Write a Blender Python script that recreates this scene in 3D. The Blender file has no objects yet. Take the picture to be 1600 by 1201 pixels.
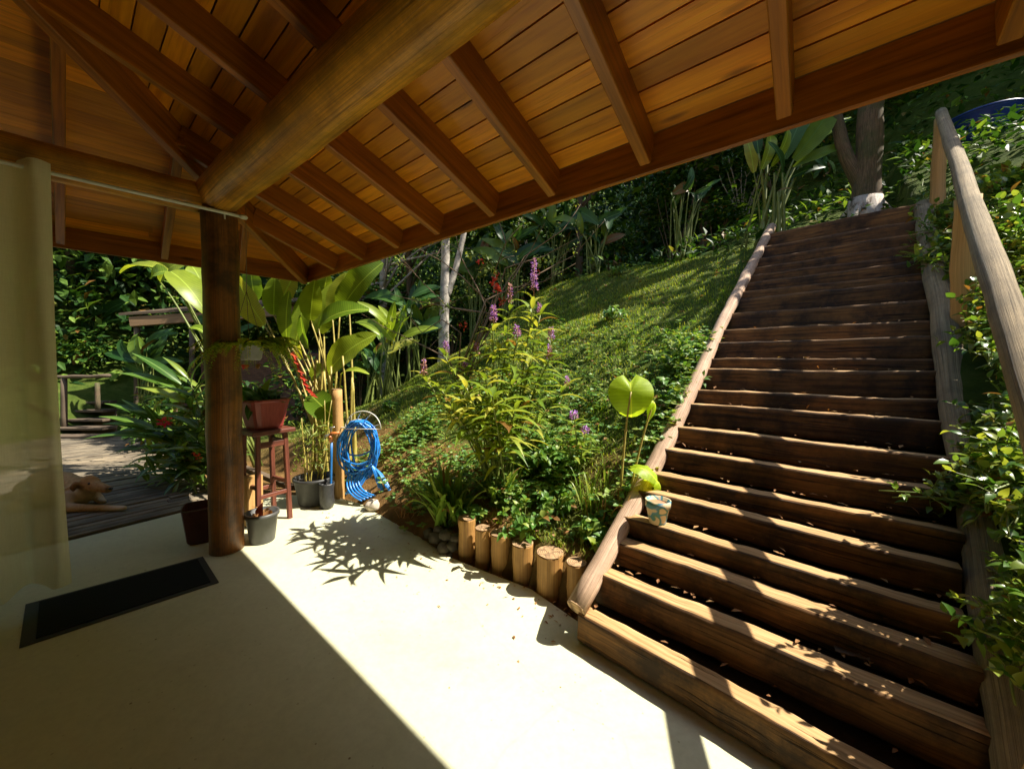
import bpy, bmesh, math, random
from mathutils import Vector, Matrix, noise
R = math.radians
V = Vector
rnd = random.Random(7)
U = rnd.uniform
sc = bpy.context.scene
COL = sc.collection

# ------------------------------------------------------------------ camera, world, sun
FPX, PITCH, ROLL, CH = 579.2, R(-2.93), 0.0093, 1.40      # focal length in 1600 px units, camera height
cam_d = bpy.data.cameras.new('camera')
cam_d.sensor_width = 36.0
cam_d.lens = FPX / 1600 * 36.0
cam_d.clip_start, cam_d.clip_end = 0.02, 400
cam = bpy.data.objects.new('camera', cam_d)
COL.objects.link(cam)
_fw = V((0, math.cos(PITCH), math.sin(PITCH)))
_up0 = V((0, -math.sin(PITCH), math.cos(PITCH)))
_rt = V((1, 0, 0)) * math.cos(ROLL) + _up0 * math.sin(ROLL)
_up = V((1, 0, 0)) * -math.sin(ROLL) + _up0 * math.cos(ROLL)
cam.matrix_world = Matrix(((_rt.x, _up.x, -_fw.x, 0), (_rt.y, _up.y, -_fw.y, 0), (_rt.z, _up.z, -_fw.z, CH), (0, 0, 0, 1)))
sc.camera = cam

SUN_AZ, SUN_EL = 93.0, 52.0            # azimuth clockwise from +Y (the way the camera looks), elevation
world = bpy.data.worlds.new('World')
sc.world = world
world.use_nodes = True
wn = world.node_tree.nodes
sky = wn.new('ShaderNodeTexSky')
sky.sky_type = 'NISHITA'
sky.sun_disc = False
sky.sun_elevation = R(SUN_EL)
sky.sun_rotation = R(SUN_AZ)
wn['Background'].inputs['Strength'].default_value = 0.095
world.node_tree.links.new(sky.outputs[0], wn['Background'].inputs['Color'])
sun_d = bpy.data.lights.new('sun', 'SUN')
sun_d.energy = 4.2
sun_d.angle = R(0.5)
sun_d.color = (1.0, 0.93, 0.80)
sun = bpy.data.objects.new('sun', sun_d)
COL.objects.link(sun)
SUNV = V((math.sin(R(SUN_AZ)) * math.cos(R(SUN_EL)), math.cos(R(SUN_AZ)) * math.cos(R(SUN_EL)), math.sin(R(SUN_EL))))
sun.rotation_euler = (-SUNV).to_track_quat('-Z', 'Y').to_euler()
sun.location = SUNV * 30
sc.view_settings.view_transform = 'Standard'
sc.view_settings.look = 'None'
sc.view_settings.exposure = 1.35
sc.view_settings.gamma = 1.0
sc.cycles.max_bounces = 10
sc.cycles.diffuse_bounces = 6
sc.cycles.transparent_max_bounces = 12
sc.cycles.sample_clamp_indirect = 6.0

# ------------------------------------------------------------------ measuring helpers (photo pixels of the 1600 px picture -> places)
def ray(px, py):
    u, v = px - 800.0, py - 600.5
    cr, sr = math.cos(ROLL), math.sin(ROLL)
    x, y = (cr * u + sr * v) / FPX, (-sr * u + cr * v) / FPX
    zc = -y
    return V((x, math.cos(PITCH) - zc * math.sin(PITCH), math.sin(PITCH) + zc * math.cos(PITCH)))
CAM = V((0, 0, CH))
def G(px, py, z=0.0):
    r = ray(px, py)
    return CAM + r * ((z - CH) / r.z)
def D(px, py, d):
    r = ray(px, py)
    return CAM + r * (d / r.y)

# stair axes: S runs uphill, W to the right across the steps
SA = R(42.7)
S2, W2 = V((math.sin(SA), math.cos(SA), 0)), V((math.cos(SA), -math.sin(SA), 0))
P0 = V((0.373, 1.816, 0.0))
def SW(s, w, z):
    return V((P0.x + S2.x * s + W2.x * w, P0.y + S2.y * s + W2.y * w, z))
def sw_of(x, y):
    dx, dy = x - P0.x, y - P0.y
    return S2.x * dx + S2.y * dy, W2.x * dx + W2.y * dy
def sst(a, b, x):
    t = min(1, max(0, (x - a) / (b - a)))
    return t * t * (3 - 2 * t)
def lerp(a, b, t):
    return a + (b - a) * t

def ground(x, y):
    s, w = sw_of(x, y)
    n1 = noise.noise(V((x * .9, y * .9, 3.1))) * .10 + noise.noise(V((x * 3.1, y * 3.1, 1.7))) * .03
    if s < 0.0:
        z = -0.09
        if w > 1.38:
            z = lerp(z, .20 + .25 * (w - 1.38), sst(-.6, 0, s))
    else:
        run = .64 * min(s, 5.0)
        bedz = .21 + .12 * s if s < .6 else min(.282 + .86 * (s - .6), .64 * s + .0 * s) if .282 + .86 * (s - .6) < .64 * s else .64 * s
        bed = sst(-1.25, -1.0, w)                       # the planting bed held by the log edging
        z = lerp(-.09 + .09 * sst(0, .16, s) + run, lerp(-.09, bedz, sst(.18, .28, s)) if s < 5 else run - .05, bed)
        if s > 5.0:
            steep = sst(-2.2, -.6, w)
            z += lerp(.10, .50, steep) * (s - 5.2 if s > 5.2 else 0)
        fall = 1 - .93 * sst(-3.4, -8.5, w)
        z *= fall
        if 0 < w < 1.36:
            z = min(z, .64 * s - .12) if s < 4.9 else z
        if w >= 1.36:
            z = .20 + .64 * min(s, 5.0) + (.5 * (s - 5.0) if s > 5 else 0) + .16 * (w - 1.36)
        z += n1 * sst(.1, .9, s) * (0 if 0 < w < 1.3 and s < 5 else 1)
    far = math.hypot(x, y)
    z += max(0, far - 11) * .62 + n1 * 3 * sst(9, 14, far)
    return z
def hit(px, py, dmin=1.2, dmax=60):
    r = ray(px, py)
    d = dmin
    while d < dmax:
        p = CAM + r * (d / r.y)
        if p.z < ground(p.x, p.y):
            return p
        d += .02
    return CAM + r * (dmax / r.y)
def onground(p):
    return V((p.x, p.y, ground(p.x, p.y)))

# ------------------------------------------------------------------ mesh builder
def origin_of(o):
    v = V((0, 0, 0))
    while o is not None:
        v += o.location
        o = o.parent
    return v
class MB:
    def __init__(self):
        self.v, self.f, self.g = [], [], []
    def add(self, vs, fs, gs=None):
        b = len(self.v)
        self.v += [tuple(p) for p in vs]
        self.g += [tuple(g) for g in gs] if gs else [(0, 0, 0)] * len(vs)
        self.f += [tuple(b + i for i in f) for f in fs]
    def build(self, name, mat, parent=None, smooth=True, loc=None):
        org = origin_of(parent) if parent else V(loc if loc is not None else (0, 0, 0))
        me = bpy.data.meshes.new(name)
        me.from_pydata([(p[0] - org.x, p[1] - org.y, p[2] - org.z) for p in self.v], [], self.f)
        at = me.attributes.new('gc', 'FLOAT_VECTOR', 'POINT')
        at.data.foreach_set('vector', [c for g in self.g for c in g])
        if smooth:
            me.polygons.foreach_set('use_smooth', [True] * len(me.polygons))
        me.materials.append(mat)
        me.update()
        o = bpy.data.objects.new(name, me)
        COL.objects.link(o)
        if parent:
            o.parent = parent
        else:
            o.location = org
        return o
def tag(o, label=None, cat=None, group=None, kind=None):
    if label: o['label'] = label
    if cat: o['category'] = cat
    if group: o['group'] = group
    if kind: o['kind'] = kind
    return o
def thing(name, label, cat, loc, group=None):
    o = bpy.data.objects.new(name, None)
    o.empty_display_size = .1
    COL.objects.link(o)
    o.location = loc
    return tag(o, label, cat, group)
def rect(w, h, c=.004):
    a, b = w / 2, h / 2
    return [(a - c, -b), (a, -b + c), (a, b - c), (a - c, b), (-a + c, b), (-a, b - c), (-a, -b + c), (-a + c, -b)]
def circ(n=12, r=1.0, sq=2.0):
    out = []
    for i in range(n):
        t = 2 * math.pi * i / n
        c, s = math.cos(t), math.sin(t)
        k = (abs(c) ** sq + abs(s) ** sq) ** (-1 / sq)
        out.append((r * c * k, r * s * k))
    return out
def sweep(mb, pts, prof, scl=None, up=None, jit=0.0, nscale=6.0, caps=True):
    """a solid swept along pts; scl scales the profile at each point; jit roughens it"""
    pts = [V(p) for p in pts]
    n, m = len(pts), len(prof)
    isl = U(0, 50)
    vs, gs, fs = [], [], []
    L = 0
    for i, p in enumerate(pts):
        t = (pts[min(i + 1, n - 1)] - pts[max(i - 1, 0)]).normalized()
        u = V(up) if up else (V((0, 0, 1)) if abs(t.z) < .93 else V((0, 1, 0)))
        side = t.cross(u).normalized()
        uu = side.cross(t)
        if i: L += (p - pts[i - 1]).length
        k = scl[i] if scl else 1.0
        for (a, b) in prof:
            q = p + side * (a * k) + uu * (b * k)
            if jit:
                d = noise.noise(V((q.x * nscale + isl, q.y * nscale, q.z * nscale))) * jit
                d += noise.noise(V((q.x * nscale * 3.3, q.y * nscale * 3.3 + isl, q.z * nscale * 3.3))) * jit * .35
                q += (q - p).normalized() * d
            vs.append(q)
            gs.append((L + isl, a, b + isl))
    for i in range(n - 1):
        for j in range(m):
            fs.append((i * m + j, i * m + (j + 1) % m, (i + 1) * m + (j + 1) % m, (i + 1) * m + j))
    if caps:
        fs.append(tuple(reversed(range(m))))
        fs.append(tuple((n - 1) * m + j for j in range(m)))
    mb.add(vs, fs, gs)
def tube(mb, pts, r0, r1=None, n=8, jit=0, nscale=6, sq=2.0, caps=True):
    r1 = r0 if r1 is None else r1
    k = len(pts)
    sweep(mb, pts, circ(n, 1.0, sq), [lerp(r0, r1, i / max(1, k - 1)) for i in range(k)], jit=jit, nscale=nscale, caps=caps)
def line(a, b, n):
    a, b = V(a), V(b)
    return [a.lerp(b, i / n) for i in range(n + 1)]
def bez(a, b, c, n=8):
    a, b, c = V(a), V(b), V(c)
    return [a * (1 - t) ** 2 + b * (2 * t * (1 - t)) + c * t * t for t in (i / n for i in range(n + 1))]
def wobble(pts, amt, sc_=3.0):
    o = U(0, 99)
    return [p + V((noise.noise(p * sc_ + V((o, 0, 0))), noise.noise(p * sc_ + V((0, o, 7))), noise.noise(p * sc_ + V((3, 0, o))))) * amt for p in pts]
def lathe(mb, prof, base, n=24, axis=None, sq=2.0, rot=0):
    base = V(base)
    vs, fs, gs = [], [], []
    ring = circ(n, 1.0, sq)
    cr, sr = math.cos(rot), math.sin(rot)
    for (r, z) in prof:
        for (a, b) in ring:
            vs.append(base + V(((a * cr - b * sr) * r, (a * sr + b * cr) * r, z)))
            gs.append((z, a, b))
    for i in range(len(prof) - 1):
        for j in range(n):
            fs.append((i * n + j, i * n + (j + 1) % n, (i + 1) * n + (j + 1) % n, (i + 1) * n + j))
    mb.add(vs, fs, gs)
def box(mb, c, ax, ay, az, sx, sy, sz):
    c = V(c)
    vs = []
    for i in (-1, 1):
        for j in (-1, 1):
            for k in (-1, 1):
                vs.append(c + ax * (i * sx / 2) + ay * (j * sy / 2) + az * (k * sz / 2))
    mb.add(vs, [(0, 1, 3, 2), (4, 6, 7, 5), (0, 4, 5, 1), (2, 3, 7, 6), (0, 2, 6, 4), (1, 5, 7, 3)],
           [(i * sx, j * sy, k * sz) for i in (0, 1) for j in (0, 1) for k in (0, 1)])
X, Y, Z = V((1, 0, 0)), V((0, 1, 0)), V((0, 0, 1))
def rv(s=1.0):
    while True:
        v = V((U(-1, 1), U(-1, 1), U(-1, 1)))
        if .05 < v.length < 1:
            return v.normalized() * s
def prof_paddle(t): return max(.03, math.sin(math.pi * min(1, t * .97 + .03) ** .85)) ** .62
def prof_lance(t): return max(.02, math.sin(math.pi * min(1, t + .02) ** .75)) ** .9
def prof_ovate(t): return max(.02, math.sin(math.pi * min(1, t + .03) ** .62)) ** .8
def leaf(mb, base, tip, width, nrm, arch=.1, seg=5, fold=.3, prof=prof_lance, wav=0.0, droop=0.0):
    base, tip = V(base), V(tip)
    ax = tip - base
    L = ax.length
    side = ax.cross(V(nrm))
    if side.length < 1e-5: side = ax.cross(V((.3, .5, .8)))
    side.normalize()
    up = side.cross(ax).normalized()
    isl = U(0, 50)
    vs, gs, fs = [], [], []
    for i in range(seg + 1):
        t = i / seg
        c = base + ax * t + up * (arch * L * 4 * t * (1 - t)) + V((0, 0, -droop * L * t * t))
        w = width / 2 * prof(t)
        ww = wav * width
        vs += [c - side * w + up * (fold * w + ww * noise.noise(V((t * 5, isl, 0)))), c,
               c + side * w + up * (fold * w + ww * noise.noise(V((t * 5, isl, 9))))]
        gs += [(t * L, -w, isl), (t * L, 0, isl), (t * L, w, isl)]
    for i in range(seg):
        a = i * 3
        fs += [(a, a + 1, a + 4, a + 3), (a + 1, a + 2, a + 5, a + 4)]
    mb.add(vs, fs, gs)
def leaflet(mb, p, d, L, w, nrm):
    """small folded leaf of four faces"""
    s = d.cross(nrm)
    if s.length < 1e-4: s = d.cross(V((.2, .9, .3)))
    s.normalize()
    u = s.cross(d).normalized()
    m = p + d * (L * .42)
    t = p + d * L - u * (L * .12)
    e = p + d * (L * .78) - u * (L * .05)
    vs = [p, m + s * (w / 2) + u * (w * .15), m, m - s * (w / 2) + u * (w * .15), e + s * (w * .28), e - s * (w * .28), t]
    gs = [(0, 0, 0), (.4, w / 2, 0), (.4, 0, 0), (.4, -w / 2, 0), (.8, w * .3, 0), (.8, -w * .3, 0), (1, 0, 0)]
    mb.add(vs, [(0, 1, 2), (0, 2, 3), (2, 1, 4, 6), (3, 2, 6, 5)], gs)

# ------------------------------------------------------------------ materials
def newmat(name):
    m = bpy.data.materials.new(name)
    m.use_nodes = True
    nt = m.node_tree
    return m, nt, nt.nodes['Principled BSDF']
def nd(nt, t, **kw):
    n = nt.nodes.new(t)
    for k, v in kw.items():
        if k in n.inputs: n.inputs[k].default_value = v
        else: setattr(n, k, v)
    return n
def ramp(nt, fac, stops):
    r = nt.nodes.new('ShaderNodeValToRGB')
    el = r.color_ramp.elements
    while len(el) < len(stops): el.new(.5)
    for e, (p, c) in zip(el, stops):
        e.position = p
        e.color = (*c, 1) if len(c) == 3 else c
    nt.links.new(fac, r.inputs[0])
    return r.outputs[0]
def mixc(nt, fac, a, b, mode='MIX'):
    m = nt.nodes.new('ShaderNodeMix')
    m.data_type = 'RGBA'
    m.blend_type = mode
    for sock, val in ((m.inputs[0], fac), (m.inputs[6], a), (m.inputs[7], b)):
        if hasattr(val, 'links'): nt.links.new(val, sock)
        else: sock.default_value = val if not isinstance(val, tuple) else (*val, 1)[:4]
    return m.outputs[2]
def gcvec(nt, scale, use_pos=False):
    mp = nt.nodes.new('ShaderNodeMapping')
    mp.inputs['Scale'].default_value = scale
    if use_pos:
        g = nt.nodes.new('ShaderNodeNewGeometry')
        nt.links.new(g.outputs['Position'], mp.inputs[0])
    else:
        a = nt.nodes.new('ShaderNodeAttribute')
        a.attribute_name = 'gc'
        nt.links.new(a.outputs['Vector'], mp.inputs[0])
    return mp.outputs[0]
def island(nt):
    return nt.nodes.new('ShaderNodeNewGeometry').outputs['Random Per Island']
def bump(nt, bsdf, h, strength, dist=.01):
    b = nd(nt, 'ShaderNodeBump', Strength=strength, Distance=dist)
    nt.links.new(h, b.inputs['Height'])
    nt.links.new(b.outputs[0], bsdf.inputs['Normal'])
def wood(name, dark, light, rough=.55, grain=(1.3, 22, 22), var=.35, knots=True, bmp=.35, dirt=None, dirt_amt=.6, coat=0.0, crack=0.0, contrast=0.0):
    m, nt, b = newmat(name)
    n1 = nd(nt, 'ShaderNodeTexNoise', Scale=1.6, Detail=6.0, Roughness=.6, Distortion=.25)
    nt.links.new(gcvec(nt, grain), n1.inputs['Vector'])
    c = ramp(nt, n1.outputs['Fac'], [(.28, dark), (.50, tuple(lerp(a, z, .55) for a, z in zip(dark, light))), (.72, light)])
    isl = island(nt)
    tone = ramp(nt, isl, [(0, (1 - var,) * 3), (.5, (1, 1, 1)), (1, (1 + var * .5, 1 + var * .35, 1 + var * .2))])
    c = mixc(nt, 1.0, c, tone, 'MULTIPLY')
    if knots:
        v = nd(nt, 'ShaderNodeTexVoronoi', Scale=1.0)
        nt.links.new(gcvec(nt, (1.6, 7, 7)), v.inputs['Vector'])
        k = ramp(nt, v.outputs['Distance'], [(.05, (.25, .2, .15)), (.13, (1, 1, 1))])
        c = mixc(nt, .8, c, k, 'MULTIPLY')
    if dirt:
        n2 = nd(nt, 'ShaderNodeTexNoise', Scale=3.5, Detail=8.0, Roughness=.7)
        nt.links.new(gcvec(nt, (1, 1, 1), True), n2.inputs['Vector'])
        f = ramp(nt, n2.outputs['Fac'], [(.42, (0, 0, 0)), (.62, (dirt_amt,) * 3)])
        c = mixc(nt, f, c, dirt)
    hgt = n1.outputs['Fac']
    if contrast:
        n5 = nd(nt, 'ShaderNodeTexNoise', Scale=1.0, Detail=4.0, Roughness=.7, Distortion=.6)
        nt.links.new(gcvec(nt, (.9, 6, 6)), n5.inputs['Vector'])
        c = mixc(nt, contrast, c, ramp(nt, n5.outputs['Fac'], [(.32, (.45, .38, .30)), (.52, (1, 1, 1)), (.7, (1.25, 1.2, 1.1))]), 'MULTIPLY')
    if crack:
        n4 = nd(nt, 'ShaderNodeTexNoise', Scale=1.0, Detail=3.0, Roughness=.5, Distortion=.3)
        nt.links.new(gcvec(nt, (2.2, 75, 75)), n4.inputs['Vector'])
        k4 = ramp(nt, n4.outputs['Fac'], [(.33, (0, 0, 0)), (.41, (1, 1, 1))])
        c = mixc(nt, crack, c, mixc(nt, k4, (.22, .18, .14, 1), (1, 1, 1, 1)), 'MULTIPLY')
        hgt = mixc(nt, .6, n1.outputs['Color'], k4)
    nt.links.new(c, b.inputs['Base Color'])
    b.inputs['Roughness'].default_value = rough
    b.inputs['Coat Weight'].default_value = coat
    b.inputs['Coat Roughness'].default_value = .3
    if bmp: bump(nt, b, hgt, bmp, .008 if crack else .004)
    return m
def leafmat(name, c1, c2, c3=None, rough=.42, trans=.35, veins=0.0, spec=.5, brown=False):
    m, nt, b = newmat(name)
    stops = [(0, c1), (.55, c2)] + ([(.90, c3), (.962, c3), (.97, (.30, .17, .05)), (1, (.22, .10, .03))] if c3 and brown else [(.93, c3), (1, c3)] if c3 else [(1, c2)])
    c = ramp(nt, island(nt), stops)
    n = nd(nt, 'ShaderNodeTexNoise', Scale=9.0, Detail=3.0)
    nt.links.new(gcvec(nt, (1, 1, 1), True), n.inputs['Vector'])
    c = mixc(nt, .5, c, ramp(nt, n.outputs['Fac'], [(.3, (.65, .7, .6)), (.7, (1.25, 1.2, 1.1))]), 'MULTIPLY')
    if veins:
        w = nd(nt, 'ShaderNodeTexWave', Scale=14.0, Distortion=.5)
        w.wave_type = 'BANDS'
        nt.links.new(gcvec(nt, (1, .0, .3)), w.inputs['Vector'])
        c = mixc(nt, veins, c, ramp(nt, w.outputs['Fac'], [(.2, (.72, .75, .65)), (.6, (1.1, 1.1, 1.0))]), 'MULTIPLY')
        sp = nt.nodes.new('ShaderNodeSeparateXYZ')
        nt.links.new(gcvec(nt, (1, 1, 1)), sp.inputs[0])
        ab = nd(nt, 'ShaderNodeMath', operation='ABSOLUTE')
        nt.links.new(sp.outputs[1], ab.inputs[0])
        mid = ramp(nt, ab.outputs[0], [(.0, (1, 1, 1)), (.008, (0, 0, 0))])
        c = mixc(nt, mid, c, tuple(min(1, x * 1.8 + .04) for x in c2))
    nt.links.new(c, b.inputs['Base Color'])
    b.inputs['Roughness'].default_value = rough
    b.inputs['Specular IOR Level'].default_value = spec
    tr = nt.nodes.new('ShaderNodeBsdfTranslucent')
    ct = mixc(nt, 1.0, c, (1.35, 1.25, .55), 'MULTIPLY')
    nt.links.new(ct, tr.inputs[0])
    mx = nd(nt, 'ShaderNodeMixShader', Fac=trans)
    nt.links.new(b.outputs[0], mx.inputs[1])
    nt.links.new(tr.outputs[0], mx.inputs[2])
    nt.links.new(mx.outputs[0], nt.nodes['Material Output'].inputs[0])
    return m
def plain(name, c, rough=.5, metal=0.0, var=.25, nscale=12.0, bmp=0.0, spec=.5):
    m, nt, b = newmat(name)
    n = nd(nt, 'ShaderNodeTexNoise', Scale=nscale, Detail=6.0, Roughness=.65)
    nt.links.new(gcvec(nt, (1, 1, 1), True), n.inputs['Vector'])
    cc = ramp(nt, n.outputs['Fac'], [(.3, tuple(x * (1 - var) for x in c)), (.7, tuple(min(1, x * (1 + var * .6)) for x in c))])
    nt.links.new(cc, b.inputs['Base Color'])
    b.inputs['Roughness'].default_value = rough
    b.inputs['Metallic'].default_value = metal
    b.inputs['Specular IOR Level'].default_value = spec
    if bmp: bump(nt, b, n.outputs['Fac'], bmp, .01)
    return m

M = {}
M['ceiling'] = wood('varnished_ceiling_boards', (.60, .18, .004), (1.0, .41, .013), rough=.4, grain=(1.0, 16, 16), var=.36, coat=.08, bmp=.15, contrast=.38, crack=.2)
M['rafter'] = wood('varnished_rafter_wood', (.17, .045, .003), (.50, .165, .009), rough=.4, grain=(1.2, 26, 26), var=.2, coat=.12, bmp=.2, contrast=.4, crack=.2)
M['log'] = wood('varnished_log_wood', (.46, .175, .008), (.90, .42, .03), rough=.4, grain=(1.0, 14, 14), var=.05, knots=True, dirt=(.18, .07, .008), dirt_amt=.6, coat=.15, bmp=.5, contrast=.75, crack=.55)
M['post'] = wood('weathered_post_wood', (.11, .038, .008), (.38, .145, .022), rough=.45, grain=(.9, 16, 16), var=.05, dirt=(.035, .015, .006), dirt_amt=.85, bmp=.5, coat=.15, contrast=.6, crack=.5)
M['step'] = wood('weathered_step_logs', (.075, .034, .014), (.40, .215, .10), rough=.8, grain=(1.8, 30, 30), var=.3, dirt=(.045, .024, .012), dirt_amt=.75, bmp=1.0)
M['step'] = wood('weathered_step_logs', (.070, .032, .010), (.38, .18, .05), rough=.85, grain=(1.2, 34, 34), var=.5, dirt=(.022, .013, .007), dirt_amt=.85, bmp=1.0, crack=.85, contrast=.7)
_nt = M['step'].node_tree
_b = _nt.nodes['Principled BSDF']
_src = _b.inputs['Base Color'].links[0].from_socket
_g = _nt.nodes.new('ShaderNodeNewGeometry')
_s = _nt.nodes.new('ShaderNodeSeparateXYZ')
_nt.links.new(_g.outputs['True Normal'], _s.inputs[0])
_f = ramp(_nt, _s.outputs[2], [(.72, (0, 0, 0)), (.93, (.75, .75, .75))])  # upward faces lightened: foot wear, with sunlit brightness put into the colour
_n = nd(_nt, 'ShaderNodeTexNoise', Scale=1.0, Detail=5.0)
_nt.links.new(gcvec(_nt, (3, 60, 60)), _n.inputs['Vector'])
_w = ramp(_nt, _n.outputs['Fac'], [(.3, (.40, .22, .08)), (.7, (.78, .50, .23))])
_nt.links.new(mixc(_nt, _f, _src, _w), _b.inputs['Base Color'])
M['stringer'] = wood('bleached_stringer_logs', (.38, .23, .14), (.74, .53, .37), rough=.75, grain=(1.2, 24, 24), var=.1, dirt=(.22, .12, .07), dirt_amt=.4, bmp=.9, crack=.8, contrast=.5)
M['greylog'] = wood('grey_tan_weathered_log', (.16, .115, .06), (.54, .41, .24), rough=.85, grain=(.8, 34, 34), var=.05, dirt=(.14, .11, .065), dirt_amt=.6, bmp=1.0, crack=.9, contrast=.5)
M['endgrain'] = plain('cut_log_end', (.50, .33, .19), rough=.8, var=.35, nscale=40, bmp=.4)
m, nt, b = newmat('cut_log_end')
wv = nd(nt, 'ShaderNodeTexWave', Scale=26.0, Distortion=2.5, Detail=3.0)
wv.wave_type = 'RINGS'
wv.rings_direction = 'Z'
nt.links.new(gcvec(nt, (1, 1, 0)), wv.inputs['Vector'])
c = ramp(nt, wv.outputs['Fac'], [(.2, (.30, .17, .08)), (.8, (.55, .36, .19))])
n1 = nd(nt, 'ShaderNodeTexNoise', Scale=22.0, Detail=7.0, Roughness=.7)
nt.links.new(gcvec(nt, (1, 1, 1), True), n1.inputs['Vector'])
c = mixc(nt, ramp(nt, n1.outputs['Fac'], [(.46, (0, 0, 0)), (.62, (.8, .8, .8))]), c, (.14, .09, .05, 1))
v = nd(nt, 'ShaderNodeTexVoronoi', Scale=16.0)
v.feature = 'DISTANCE_TO_EDGE'
nt.links.new(gcvec(nt, (1, 1, 1), True), v.inputs['Vector'])
c = mixc(nt, .8, c, ramp(nt, v.outputs['Distance'], [(.0, (.15, .1, .07)), (.05, (1, 1, 1))]), 'MULTIPLY')
nt.links.new(c, b.inputs['Base Color'])
b.inputs['Roughness'].default_value = .9
bump(nt, b, n1.outputs['Fac'], .8, .01)
M['endgrain'] = m
M['edging'] = wood('edging_log_wood', (.30, .14, .035), (.62, .35, .10), rough=.6, grain=(1.5, 26, 26), var=.25, dirt=(.24, .11, .03), dirt_amt=.45, bmp=.6, crack=.6, contrast=.6)
M['stake'] = wood('sawn_stake_wood', (.38, .20, .06), (.62, .38, .14), rough=.7, grain=(1.5, 24, 24), var=.1, knots=False, contrast=.5, crack=.4)
M['deck'] = wood('grey_deck_boards', (.13, .105, .075), (.30, .25, .17), rough=.8, grain=(1.3, 22, 22), var=.45, dirt=(.07, .055, .04), dirt_amt=.6, bmp=.8, crack=.6, contrast=.5)
M['stool'] = wood('dark_red_stool_wood', (.07, .020, .011), (.20, .055, .03), rough=.5, grain=(1.5, 24, 24), var=.15, knots=False, contrast=.4)
M['darkwood'] = wood('old_dark_timber', (.06, .042, .028), (.16, .115, .075), rough=.85, var=.3)
M['shedwood'] = wood('shed_roof_board', (.16, .095, .05), (.34, .21, .11), rough=.8, var=.3)
M['bark'] = wood('rough_brown_bark', (.05, .032, .018), (.24, .16, .095), rough=.95, grain=(5, 9, 9), var=.1, knots=True, dirt=(.06, .075, .025), dirt_amt=.7, bmp=1.0, crack=.5)
M['palebark'] = plain('pale_grey_bark', (.46, .41, .35), rough=.9, var=.55, nscale=12, bmp=1.0)
M['whitewash'] = plain('whitewashed_bark', (.68, .62, .56), rough=.9, var=.4, nscale=16, bmp=.8)
m, nt, b = newmat('whitewashed_bark')
n1 = nd(nt, 'ShaderNodeTexNoise', Scale=9.0, Detail=8.0, Roughness=.7)
nt.links.new(gcvec(nt, (1, 1, .6), True), n1.inputs['Vector'])
nt.links.new(ramp(nt, n1.outputs['Fac'], [(.38, (.10, .07, .045)), (.46, (.45, .38, .32)), (.62, (.70, .62, .55))]), b.inputs['Base Color'])
b.inputs['Roughness'].default_value = .95
bump(nt, b, n1.outputs['Fac'], 1.0, .03)
M['whitewash'] = m
M['twig'] = plain('dry_brown_twig', (.22, .14, .08), rough=.9, var=.4)
M['greystem'] = plain('pale_grey_stem', (.36, .29, .22), rough=.9, var=.35, nscale=20)
M['caneyellow'] = plain('yellow_green_cane', (.42, .34, .08), rough=.5, var=.35, nscale=25)
M['greenstem'] = plain('green_stem', (.16, .20, .04), rough=.5, var=.3, nscale=20)
M['soilstep'] = plain('packed_dark_soil', (.030, .019, .013), rough=1.0, var=.6, nscale=30, bmp=.8)
M['mat'] = plain('black_ribbed_carpet', (.012, .013, .016), rough=.95, var=.4, nscale=160, bmp=.6, spec=.2)
M['matedge'] = plain('black_rubber_border', (.035, .032, .024), rough=.7, var=.2)
M['blackpot'] = plain('black_plastic_pot', (.045, .045, .045), rough=.5, var=.5, nscale=14)
M['greypot'] = plain('grey_black_plastic', (.075, .075, .07), rough=.45, var=.3, nscale=10)
M['palegrey'] = plain('pale_grey_plastic', (.26, .25, .23), rough=.5, var=.3, nscale=10)
M['bag'] = plain('black_nursery_bag', (.035, .035, .035), rough=.35, var=.4, nscale=30, bmp=.6)
M['redpot'] = wood('dark_red_planter', (.22, .030, .022), (.34, .06, .045), rough=.45, grain=(8, 8, 1.5), var=.0, knots=False)
M['maroonpot'] = plain('maroon_pot', (.10, .025, .02), rough=.5, var=.3)
M['potsoil'] = plain('potting_soil', (.035, .024, .016), rough=1.0, var=.5, nscale=40, bmp=.8)
M['hose'] = plain('blue_plastic_hose', (.03, .25, .74), rough=.28, var=.15, nscale=8)
M['bluepipe'] = plain('blue_water_pipe', (.02, .15, .42), rough=.4, var=.15)
M['orange'] = plain('orange_brass_fitting', (.62, .20, .05), rough=.4, var=.2)
M['white'] = plain('white_painted_metal', (.78, .76, .70), rough=.4, var=.1)
M['chrome'] = plain('dull_chrome', (.6, .6, .58), rough=.3, metal=.8, var=.1)
M['palestone'] = plain('pale_stone', (.58, .50, .40), rough=.9, var=.35, nscale=14, bmp=.7)
M['darkstone'] = plain('dark_stone', (.10, .085, .06), rough=.9, var=.4, nscale=18, bmp=.7)
M['terracotta'] = plain('terracotta', (.42, .20, .10), rough=.85, var=.2)
M['bluetank'] = plain('blue_plastic_tub', (.010, .040, .30), rough=.4, var=.3, nscale=5)
M['paper'] = plain('white_paper', (.75, .76, .80), rough=.9, var=.1)
M['rust'] = plain('dry_orange_leaf', (.36, .13, .04), rough=.9, var=.4)
M['wire'] = plain('thin_wire', (.25, .2, .13), rough=.5, metal=.5, var=.1)
M['rooftile'] = plain('clay_roof', (.30, .13, .07), rough=.9, var=.3)
M['skyblock'] = plain('sky_block_wall_brown', (.12, .08, .04), rough=.95, var=.2, nscale=4)
M['purple'] = leafmat('purple_petals', (.36, .13, .70), (.50, .24, .80), (.66, .40, .78), rough=.6, trans=.35)
M['pinkstalk'] = plain('pink_brown_flower_stalk', (.46, .22, .15), rough=.7, var=.3)
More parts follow.
